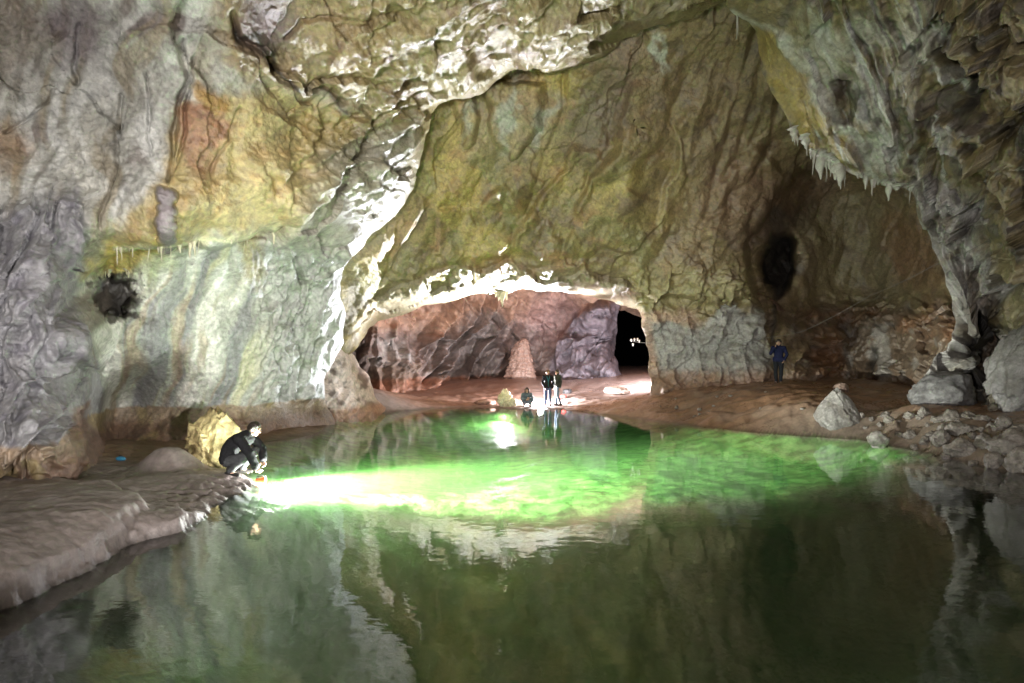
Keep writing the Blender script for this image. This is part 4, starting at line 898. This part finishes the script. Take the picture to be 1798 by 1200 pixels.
# ================================================================== stalactites
M_CALC = rock_mat('calcite', 0.004, 30.0, vary=.2)
def spike_mesh(seed, col):
    r = np.random.RandomState(seed); n, k = 14, 9; t = np.linspace(0, 1, n); th = np.linspace(0, 2 * np.pi, k, endpoint=False)
    rad = .16 * (1 - t) ** .7 * (1 + .25 * np.sin(t * 9 + seed)) + .012; rad[0] = .28
    ox = np.cumsum(r.normal(0, .010, n)); oy = np.cumsum(r.normal(0, .010, n))
    T, A = np.meshgrid(t, th, indexing='ij'); rd = rad[:, None] * (1 + .2 * np.sin(3 * A + seed))
    v = np.stack([rd * np.cos(A) + ox[:, None], rd * np.sin(A) + oy[:, None], -T], -1).reshape(-1, 3)
    i = np.arange(n * k).reshape(n, k); q = np.stack([i[:-1], np.roll(i, -1, 1)[:-1], np.roll(i, -1, 1)[1:], i[1:]], -1).reshape(-1, 4)
    c = np.zeros((len(v), 3)) + np.asarray(col)
    return mesh_np('stalactite', v, q, c, np.full(len(v), .3))
SP_Y = [spike_mesh(i, (.48, .45, .33)) for i in range(4)]; SP_W = [spike_mesh(i + 9, (.46, .45, .41)) for i in range(4)]
rs = random.Random(11)
def fringe(layer, pts, count, lo, hi, ws, lib, label, group, dy=-3):
    L = np.array(pts, float); seg = np.r_[0, np.cumsum(np.hypot(*np.diff(L, axis=0).T))]
    cl = [(i + rs.random()) / (count / 4) for i in range(int(count / 4) + 1)]
    for k in range(count):
        t = np.clip(rs.choice(cl) + rs.gauss(0, .05), 0, 1) * seg[-1]; u = np.interp(t, seg, L[:, 0]); v = np.interp(t, seg, L[:, 1])
        p = on_rock(layer, u, v + dy); ln = lo + (hi - lo) * rs.random() ** 2.2 * 1.25
        o = link('stalactite', lib[k % 4], M_CALC, loc=(p[0], p[1] + .02, p[2] + .05)); w = ws * rs.choice([.45, .6, .8, 1.0, 1.5, 2.3]) * rs.uniform(.85, 1.15); o.scale = (w, w * rs.uniform(.6, 1.1), ln + .05); o.rotation_euler = (rs.gauss(0, .06), rs.gauss(0, .06), rs.uniform(0, 6.28))
        tag(o, label, 'stalactite', group)
fringe(0, [(205, 432), (262, 428), (330, 428), (420, 420), (478, 405)], 40, .05, .30, .10, SP_Y, 'thin pale stalactite in the fringe under the yellow lip of the left wall', 'stalactites under the left lip')
fringe(0, [(180, 482), (205, 478), (230, 480), (250, 486)], 7, .10, .22, .13, SP_Y, 'thin stalactite hanging above the dark patch in the left wall', 'stalactites above the dark patch')
fringe(2, [(1394, 236), (1418, 250)], 7, .22, .5, .35, SP_W, 'white stalactite in the upper fringe of the right hanging ledge', 'stalactites of the upper right fringe', -8)
fringe(2, [(1424, 270), (1452, 283), (1486, 300)], 30, .2, .62, .42, SP_W, 'white stalactite in the thick middle fringe of the right hanging ledge', 'stalactites of the middle right fringe', -8)
fringe(2, [(1492, 306), (1540, 324), (1600, 338)], 22, .08, .38, .32, SP_W, 'short white stalactite along the lower rim of the right hanging ledge', 'stalactites of the lower right rim', -7)
fringe(2, [(1282, 22), (1296, 30)], 4, .35, .6, .16, SP_W, 'thin white stalactite at the top of the photo beside the ceiling gap', 'stalactites by the ceiling gap', -2)
# drapery that hangs from the brow of the arch
def drapery():
    p = on_rock(1, 878, 508); r = root('stalactite_cluster', (float(p[0]), float(p[1]) + .3, float(p[2]) + .25), 'yellow cluster of stalactites hanging from the brow of the arch', 'stalactites')
    for k, (dx, dy, w, l) in enumerate([(-.35, .0, .5, .45), (-.2, .1, .6, .62), (-.05, -.08, .75, .80), (.10, .0, .9, 1.05), (.22, .1, .6, .75), (.33, 0, .45, .5), (.02, .12, .6, .7)]):
        o = link('stalactite', SP_Y[k % 4], M_CALC, r, (dx, dy, .1)); o.scale = (w, w, l)
drapery()

# ================================================================== people
IV, IF = ico(2)
def ball_soup(balls):
    V = np.concatenate([IV * (np.asarray(r) if np.ndim(r) else r) + np.asarray(c) for c, r in balls]); F_ = np.concatenate([IF + i * len(IV) for i in range(len(balls))]); return V, F_
def bone(a, b, ra, rb, gap=.35):
    a, b = np.asarray(a, float), np.asarray(b, float); n = max(2, int(np.linalg.norm(b - a) / (min(ra, rb) * gap)) + 1)
    return [(a + (b - a) * t, ra + (rb - ra) * t) for t in np.linspace(0, 1, n)]
def grow(name, balls, mat, parent, voxel=.008, smooth=6, cloth=0.0, seed=0):
    V, F_ = ball_soup(balls); me = mesh_np(name, V, F_); o = bpy.data.objects.new(name, me); C.objects.link(o)
    m = o.modifiers.new('r', 'REMESH'); m.mode = 'VOXEL'; m.voxel_size = voxel; m.use_smooth_shade = True
    s_ = o.modifiers.new('s', 'SMOOTH'); s_.iterations = smooth; s_.factor = .5
    dg = bpy.context.evaluated_depsgraph_get(); me2 = bpy.data.meshes.new_from_object(o.evaluated_get(dg)); bpy.data.objects.remove(o); me2.name = name
    if cloth:
        n = len(me2.vertices); co = np.empty(n * 3, np.float32); me2.vertices.foreach_get('co', co); co = co.reshape(-1, 3); nr = np.empty(n * 3, np.float32); me2.vertices.foreach_get('normal', nr); nr = nr.reshape(-1, 3)
        co = co + nr * (cloth * ridged(co * np.array([6, 6, 9]) + seed, 2) * .5)[:, None]; me2.vertices.foreach_set('co', co.ravel()); me2.update()
    me2.polygons.foreach_set('use_smooth', np.ones(len(me2.polygons), bool))
    return link(name, me2, mat, parent)
M_SKIN = flat_mat('skin', (.46, .29, .21), .5, .4, .06, 60, .001)
M_HAIR = flat_mat('dark_hair', (.022, .016, .012), .5, .4, .3, 90, .004); M_HAIRB = flat_mat('brown_hair', (.10, .055, .03), .5, .4, .3, 90, .004)
M_EYE = flat_mat('eye_dark', (.02, .015, .012), .3); M_LIP = flat_mat('lips', (.30, .12, .10), .5)
def cloth_mat(n, c): return flat_mat(n, c, .85, .2, .25, 25, .006)
M_BLACK = cloth_mat('black_cloth', (.012, .012, .014)); M_GREYT = cloth_mat('dark_grey_cloth', (.05, .052, .055)); M_SHOE = cloth_mat('shoe', (.025, .023, .022))
M_JEAN = cloth_mat('blue_denim', (.085, .105, .17)); M_JEANL = cloth_mat('pale_denim', (.17, .22, .28)); M_OLIVE = cloth_mat('olive_cloth', (.030, .034, .026)); M_TEAL = cloth_mat('teal_cloth', (.03, .16, .19)); M_NAVY = cloth_mat('navy_cloth', (.010, .013, .045)); M_SLATE = cloth_mat('slate_cloth', (.09, .12, .15)); M_DTR = cloth_mat('black_trousers', (.012, .013, .017))

def unit(a): a = np.asarray(a, float); return a / (np.linalg.norm(a) + 1e-9)
def hand(w, dirn, palm_n, side, curl=.5):
    """palm, four bent fingers of different lengths and a thumb off the side of the palm"""
    d = unit(dirn); n = unit(np.asarray(palm_n, float) - d * np.dot(palm_n, d)); s = unit(np.cross(d, n)) * side; w = np.asarray(w, float); B = []
    for k in (-1, -.33, .33, 1): B += bone(w + d * .02 + s * .012 * k, w + d * .085 + s * .028 * k, .015, .0125)
    for k, L in ((-1, .062), (-.33, .074), (.33, .080), (1, .072)):
        b0 = w + d * .088 + s * .028 * k; a1 = curl * .7; a2 = curl * 1.7
        b1 = b0 + (d * math.cos(a1) + n * math.sin(a1)) * L * .5; b2 = b1 + (d * math.cos(a2) + n * math.sin(a2)) * L * .5
        B += bone(b0, b1, .0105, .0095) + bone(b1, b2, .0095, .008)
    t0 = w + d * .03 + s * .028; t1 = t0 + (d * .6 + s * .75 + n * .3) * .042; t2 = t1 + (d * .9 + s * .2 + n * .35) * .032
    return B + bone(t0, t1, .013, .011) + bone(t1, t2, .011, .009)

def person(loc, rz, label, J, mats, hair='short', voxel=.008, group=None, open_front=None, bulk=.016):
    """J: joints in metres; x to the figure's left as it faces -y"""
    r = root('person', loc, label, 'person', group, rz); g = {k: np.asarray(v, float) for k, v in J.items() if k not in ('curl', 'handdir', 'palm')}
    lat = unit(g['shL'] - g['shR']); hlat = unit(g['hipL'] - g['hipR']); face = unit(g['face']); up = unit(g['head'] - g['neck']); hl = unit(np.cross(up, face)); hu = np.cross(face, hl)
    pel, chest, neck, head = g['pelvis'], g['chest'], g['neck'], g['head']
    def torso(ex):
        B = []; secs = [(0, .165, .115), (.25, .155, .105), (.5, .15, .105), (.75, .17, .115), (1, .165, .11)]
        bend = g.get('belly', (pel + chest) / 2)
        for t in np.linspace(0, 1, 14):
            c = (1 - t) ** 2 * pel + 2 * t * (1 - t) * bend + t * t * chest; l = unit(hlat * (1 - t) + lat * t)
            w = np.interp(t, [q[0] for q in secs], [q[1] for q in secs]) + ex; rd = np.interp(t, [q[0] for q in secs], [q[2] for q in secs]) + ex
            for k in np.linspace(-1, 1, 7): B.append((c + l * (w - rd) * k, rd * (1 - .10 * k * k)))
        return B
    def arms(ex, full=True):
        B = []
        for q in 'LR':
            sh, el, wr = g['sh' + q], g['el' + q], g['wr' + q]; B += bone(chest + (sh - chest) * .3 + np.array([0, 0, .03]), sh, .085 + ex, .066 + ex) + bone(sh, el, .058 + ex, .043 + ex)
            B += bone(el, wr if full else el + (wr - el) * .97, .043 + ex, (.029 if full else .036) + ex)
        return B
    def legs(ex, end=1.0):
        B = []
        for q in 'LR':
            h, k, a = g['hip' + q], g['kn' + q], g['an' + q]; B += bone(h, k, .088 + ex, .060 + ex)
            calf = k + (a - k) * .35; B += bone(k, calf, .058 + ex, .058 + ex) + bone(calf, k + (a - k) * end, .058 + ex, .040 + ex * 1.3)
        return B
    B = torso(-.012) + arms(-.006) + legs(-.01) + bone(chest, neck, .075, .056) + bone(neck, head - hu * .06, .056, .058)
    B += bone(head + hu * .015 - face * .012, head + hu * .03 - face * .012, .088, .086)                       # skull
    B += [(head - hu * .055 + face * .030, .062), (head - hu * .088 + face * .052, .034), (head + face * .020, .076), (head + face * .048 + hl * .034 - hu * .022, .036), (head + face * .048 - hl * .034 - hu * .022, .036)]     # jaw, chin, cheeks
    B += bone(head + face * .088 + hu * .01, head + face * .112 - hu * .026, .011, .016)                      # nose
    B += bone(head + face * .085 - hl * .03 + hu * .028, head + face * .085 + hl * .03 + hu * .028, .012, .012)  # brow
    for s_ in (-1, 1): B += bone(head + hl * s_ * .088 + hu * .018 - face * .01, head + hl * s_ * .084 - hu * .030 - face * .005, .016, .012)   # ears
    for q, sd in (('L', 1), ('R', -1)):
        dv = J.get('handdir', {}).get(q, g['wr' + q] - g['el' + q]); pn = J.get('palm', {}).get(q, (0, 0, 0) if False else -lat * sd); B += hand(g['wr' + q], dv, pn, sd, J.get('curl', {}).get(q, .45))
        a = g['an' + q]; td = unit(g['toe' + q] - a); B += bone(a, a + td * .12 - np.array([0, 0, .03]), .042, .035)
    body = grow('body', B, M_SKIN, r, voxel * .85, 3)
    for s_ in (-1, 1):
        e = ball_soup([(head + face * .094 + hl * s_ * .032 + hu * .006, (.013, .013, .008))]); link('eye', mesh_np('eye', *e), M_EYE, r)
    e = ball_soup([(head + face * .092 - hu * .058 + hl * k * .008, .008) for k in (-2, -1, 0, 1, 2)]); link('mouth', mesh_np('mouth', *e), M_LIP, r)
    jk = grow('jacket', torso(bulk) + arms(bulk - .004, False) + bone(chest, neck - hu * .005, .092, .076) + [(pel + hlat * k * .075 - np.array([0, 0, 0]) * .06, .135) for k in (-1, 0, 1)], mats['top'], r, voxel * 1.3, 5, .012, 3)
    if open_front:
        fr = unit(np.cross(lat, chest - pel)); fr = fr if np.dot(fr, face) > 0 else -fr; a = chest + fr * .115 + np.array([0, 0, .10]); b_ = pel + fr * .14 - np.array([0, 0, .02]); mid = (a * .45 + b_ * .55) + fr * .02
        st = [];
        for s_ in (-1, 1): st += bone(a + lat * s_ * .06, mid, .016, .016) + bone(mid, b_, .014, .014)
        grow('jacket_lining', st, open_front, jk, .007, 2)
    grow('trousers', legs(.010, .97) + [(pel + hlat * k * .07 + (0, 0, -.03), .118) for k in (-1, 0, 1)] + bone(g['hipL'], g['hipR'], .105, .105), mats['legs'], r, voxel * 1.3, 4, .010, 7)
    for q in 'LR':
        a = g['an' + q]; td = unit((g['toe' + q] - a) * np.array([1, 1, .3])); f0 = np.array([a[0], a[1], a[2] - .045])
        grow('shoe', bone(f0 - td * .055, f0 + td * .06, .042, .044) + bone(f0 + td * .06, f0 + td * .17, .044, .032) + bone(a - (0, 0, .01), a + (0, 0, .05), .052, .054), mats['shoe'], r, .009, 3)
    hb = [(head + hu * .035 - face * .022, .098), (head + hu * .050 - face * .005, .092), (head + hu * .0 - face * .045, .086), (head - hu * .045 - face * .045, .068)] + bone(head + hu * .075 + face * .045 - hl * .04, head + hu * .075 + face * .045 + hl * .04, .034, .034)
    for s_ in (-1, 1): hb += bone(head + hl * s_ * .074 + hu * .05, head + hl * s_ * .076 + hu * .0 - face * .03, .03, .03)
    if hair == 'long': hb += bone(head - face * .06 - hu * .02, neck - face * .07 - hu * .06, .08, .05) + sum([bone(head + hl * s_ * .085 + hu * .03, neck + hl * s_ * .085 - hu * .02, .032, .03) for s_ in (-1, 1)], [])
    grow('hair', hb, mats['hair'], r, .009, 2, .008, 2)
    return r

def stand(**k):
    J = dict(pelvis=(0, 0, .96), chest=(0, 0, 1.31), neck=(0, .01, 1.47), head=(0, -.015, 1.60), face=(0, -1, -.08), shL=(.185, 0, 1.40), shR=(-.185, 0, 1.40), elL=(.25, .03, 1.13), elR=(-.25, .03, 1.13), wrL=(.235, -.05, .90), wrR=(-.235, -.05, .90),
             hipL=(.092, 0, .91), hipR=(-.092, 0, .91), knL=(.10, -.02, .50), knR=(-.10, -.02, .50), anL=(.11, .01, .09), anR=(-.11, .01, .09), toeL=(.14, -.2, .02), toeR=(-.14, -.2, .02))
    J.update(k); return J

# crouching man at the near shore: faces +x, reaches down to the water (figure axes: he faces -y, turned by +90 degrees)
NX, NY = (414 - U0) / F * 9.15, 9.15
person((NX, NY, gz(NX, NY) - .005), math.radians(90), 'crouching man in black jacket and grey trousers reaching down to the water',
       dict(pelvis=(0, .11, .30), belly=(0, .14, .56), chest=(0, -.17, .64), neck=(0, -.25, .74), head=(0, -.335, .82), face=(.0, -1, -.30), shL=(.19, -.16, .67), shR=(-.19, -.16, .67),
            elL=(.22, -.36, .44), elR=(-.20, -.34, .42), wrL=(.10, -.44, .26), wrR=(-.14, -.43, .17), hipL=(.11, .07, .27), hipR=(-.11, .07, .27), knL=(.17, -.30, .42), knR=(-.19, -.28, .37), anL=(.14, -.03, .09), anR=(-.15, .03, .09), toeL=(.17, -.25, .02), toeR=(-.17, -.2, .02),
            curl={'R': .9, 'L': .6}, handdir={'R': (.1, -.6, -.8), 'L': (-.3, -.4, -1)}), dict(top=M_BLACK, legs=M_GREYT, shoe=M_SHOE, hair=M_HAIR), voxel=.008, bulk=.034)
x, y = (962 - U0) / F * 24.4, 24.4
person((x, y, gz(x, y)), math.radians(5), 'standing person in open black jacket and blue jeans facing the pool', stand(wrR=(-.17, -.16, .88), wrL=(.19, -.15, .86)), dict(top=M_BLACK, legs=M_JEAN, shoe=M_SHOE, hair=M_HAIRB), voxel=.012, open_front=M_TEAL)
x, y = (979 - U0) / F * 24.6, 24.6
person((x, y, gz(x, y)), math.radians(-62), 'standing person in dark olive jacket and pale jeans turned towards a companion', stand(knL=(.10, -.06, .50), anL=(.12, .10, .09), toeL=(.14, -.10, .02), face=(.0, -1, -.12), wrL=(.25, -.02, .88), wrR=(-.25, -.04, .88)), dict(top=M_OLIVE, legs=M_JEANL, shoe=M_SHOE, hair=M_HAIR), voxel=.012)
x, y = (925 - U0) / F * 24.2, 24.2
person((x, y, gz(x, y)), 0, 'crouching person in slate jacket and jeans beside the pale yellow rocks', dict(pelvis=(0, .12, .26), belly=(0, .08, .42), chest=(0, -.06, .52), neck=(0, -.10, .66), head=(0, -.13, .78), face=(0, -1, -.05), shL=(.18, -.05, .59), shR=(-.18, -.05, .59),
            elL=(.26, -.16, .38), elR=(-.25, -.18, .36), wrL=(.12, -.36, .42), wrR=(-.06, -.36, .36), hipL=(.1, .09, .23), hipR=(-.1, .09, .23), knL=(.27, -.26, .40), knR=(-.20, -.30, .38), anL=(.15, .0, .09), anR=(-.11, 0, .09), toeL=(.2, -.2, .02), toeR=(-.14, -.2, .02)),
       dict(top=M_SLATE, legs=M_JEANL, shoe=M_SHOE, hair=M_HAIR), hair='long', voxel=.012)
x, y = (1367 - U0) / F * 19.7, 19.7
person((x, y, gz(x, y)), math.radians(-28), 'man in navy jacket and black trousers standing alone below the dark hole', stand(elR=(-.27, -.10, 1.17), wrR=(-.12, -.20, 1.40), elL=(.29, .05, 1.14), wrL=(.20, -.06, .93), handdir={'R': (.25, .1, 1)}, knL=(.09, -.02, .5), anL=(.07, .01, .09), anR=(-.08, .0, .09)), dict(top=M_NAVY, legs=M_DTR, shoe=M_SHOE, hair=M_HAIR), voxel=.011)

# ================================================================== lamps and small things
M_ORANGE = flat_mat('orange_plastic', (.70, .16, .04), .4, .5, .1); M_RED = flat_mat('red_cloth', (.35, .03, .025), .8); M_BLUE = flat_mat('blue_cloth', (.05, .25, .42), .6)
M_GLOW = flat_mat('lamp_glass', (.9, .9, .9), .3, emit=(1, .97, .92, 30)); M_DARK = flat_mat('dark_plastic', (.03, .03, .03), .5)
def tube(pts, rad, name, mat, parent=None, k=8):
    pts = np.asarray(pts, float); n = len(pts); t = np.gradient(pts, axis=0); t /= np.linalg.norm(t, axis=1)[:, None]; a = np.cross(t, [0.1, .2, 1.]); a /= np.linalg.norm(a, axis=1)[:, None]; b = np.cross(t, a)
    rad = np.broadcast_to(rad, (n,)); th = np.linspace(0, 2 * np.pi, k, endpoint=False); v = pts[:, None] + rad[:, None, None] * (np.cos(th)[None, :, None] * a[:, None] + np.sin(th)[None, :, None] * b[:, None])
    i = np.arange(n * k).reshape(n, k); q = np.stack([i[:-1], np.roll(i, -1, 1)[:-1], np.roll(i, -1, 1)[1:], i[1:]], -1).reshape(-1, 4)
    v = v.reshape(-1, 3); return link(name, mesh_np(name, v, q), mat, parent)
def prof(o, r): return o
def hand_lamp(loc, rz, label, col, tilt=0):
    r = root('hand_lamp', loc, label, 'lamp', None, rz)
    zs = np.array([[-.10, 0, 0], [-.098, 0, 0], [-.02, 0, 0], [0, 0, 0], [.04, 0, 0], [.06, 0, 0], [.0601, 0, 0]]); tube(zs, [.001, .032, .034, .045, .058, .060, .054], 'casing', col, r, 16)
    tube(np.array([[.055, 0, 0], [.057, 0, 0], [.0571, 0, 0]]), [.053, .050, .001], 'lens', M_GLOW, r, 16)
    tube(np.array([[-.08, 0, .03], [-.07, 0, .065], [.0, 0, .072], [.03, 0, .05]]), .009, 'handle', M_DARK, r, 8)
    return r
hand_lamp((NX + .54, NY - .15, .05), math.radians(12), 'orange hand lamp held into the water by the crouching man', M_ORANGE)
hand_lamp((FAR[0] + .12, FAR[1] + .12, gz(FAR[0], FAR[1]) + .06), math.radians(150), 'hand lamp on the far shore at the feet of the standing pair', M_DARK)
def pouch(u, d, size, mat, name, label, cat, z=0):
    x = (u - U0) / F * d; r = root(name, (x, d, gz(x, d)), label, cat)
    w, h = size; grow('bag_body', bone((-w * .3, 0, h * .45), (w * .3, 0, h * .45), h * .42, h * .42) + bone((-w * .25, 0, h * .7), (w * .25, 0, h * .7), h * .25, h * .25), mat, r, .012, 4, .008)
    tube([(-w * .2, 0, h * .85), (-w * .1, 0, h * 1.15), (w * .1, 0, h * 1.15), (w * .2, 0, h * .85)], .01, 'handle', M_DARK, r)
pouch(989, 26.5, (.28, .22), M_RED, 'bag', 'small red bag lying on the bright far floor behind the standing pair', 'bag')
pouch(212, 10.6, (.20, .09), M_BLUE, 'pouch', 'small blue pouch lying on the mud below the left wall', 'pouch')
# thin cable stretched across the right alcove
cp = [P(*q) for q in [(1740, 420, 12.2), (1640, 466, 15.0), (1530, 518, 17.8), (1410, 582, 19.4), (1330, 594, 19.9), (1230, 606, 20.2), (1150, 602, 20.9), (1105, 598, 24.0)]]
cpf = []
for a, b in zip(cp[:-1], cp[1:]): cpf += [a + (b - a) * t - np.array([0, 0, .05 * 4 * t * (1 - t)]) for t in np.linspace(0, 1, 8, endpoint=False)]
M_CABLE = flat_mat('cable', (.20, .19, .18), .5)
tag(tube(cpf + [cp[-1]], .006, 'cable', M_CABLE, k=6), 'thin pale cable stretched across the right alcove above the man in navy', 'cable')
M_WHITE = flat_mat('white_paint', (.85, .85, .85), .4)
for k, (u, v) in enumerate([(1108.5, 597), (1114, 596), (1119.5, 595.5), (1122.5, 598.5), (1111.5, 604.5)]):
    p = P(u, v, 24.6); vv = ball_soup([((0, 0, 0), (.045, .045, .05)), ((0, 0, -.06), (.03, .03, .04))])
    tag(link('marker', mesh_np('marker', *vv), M_WHITE, loc=tuple(p)), 'tiny white marker hanging in the dark passage behind the right pillar', 'marker', 'white markers in the dark passage')
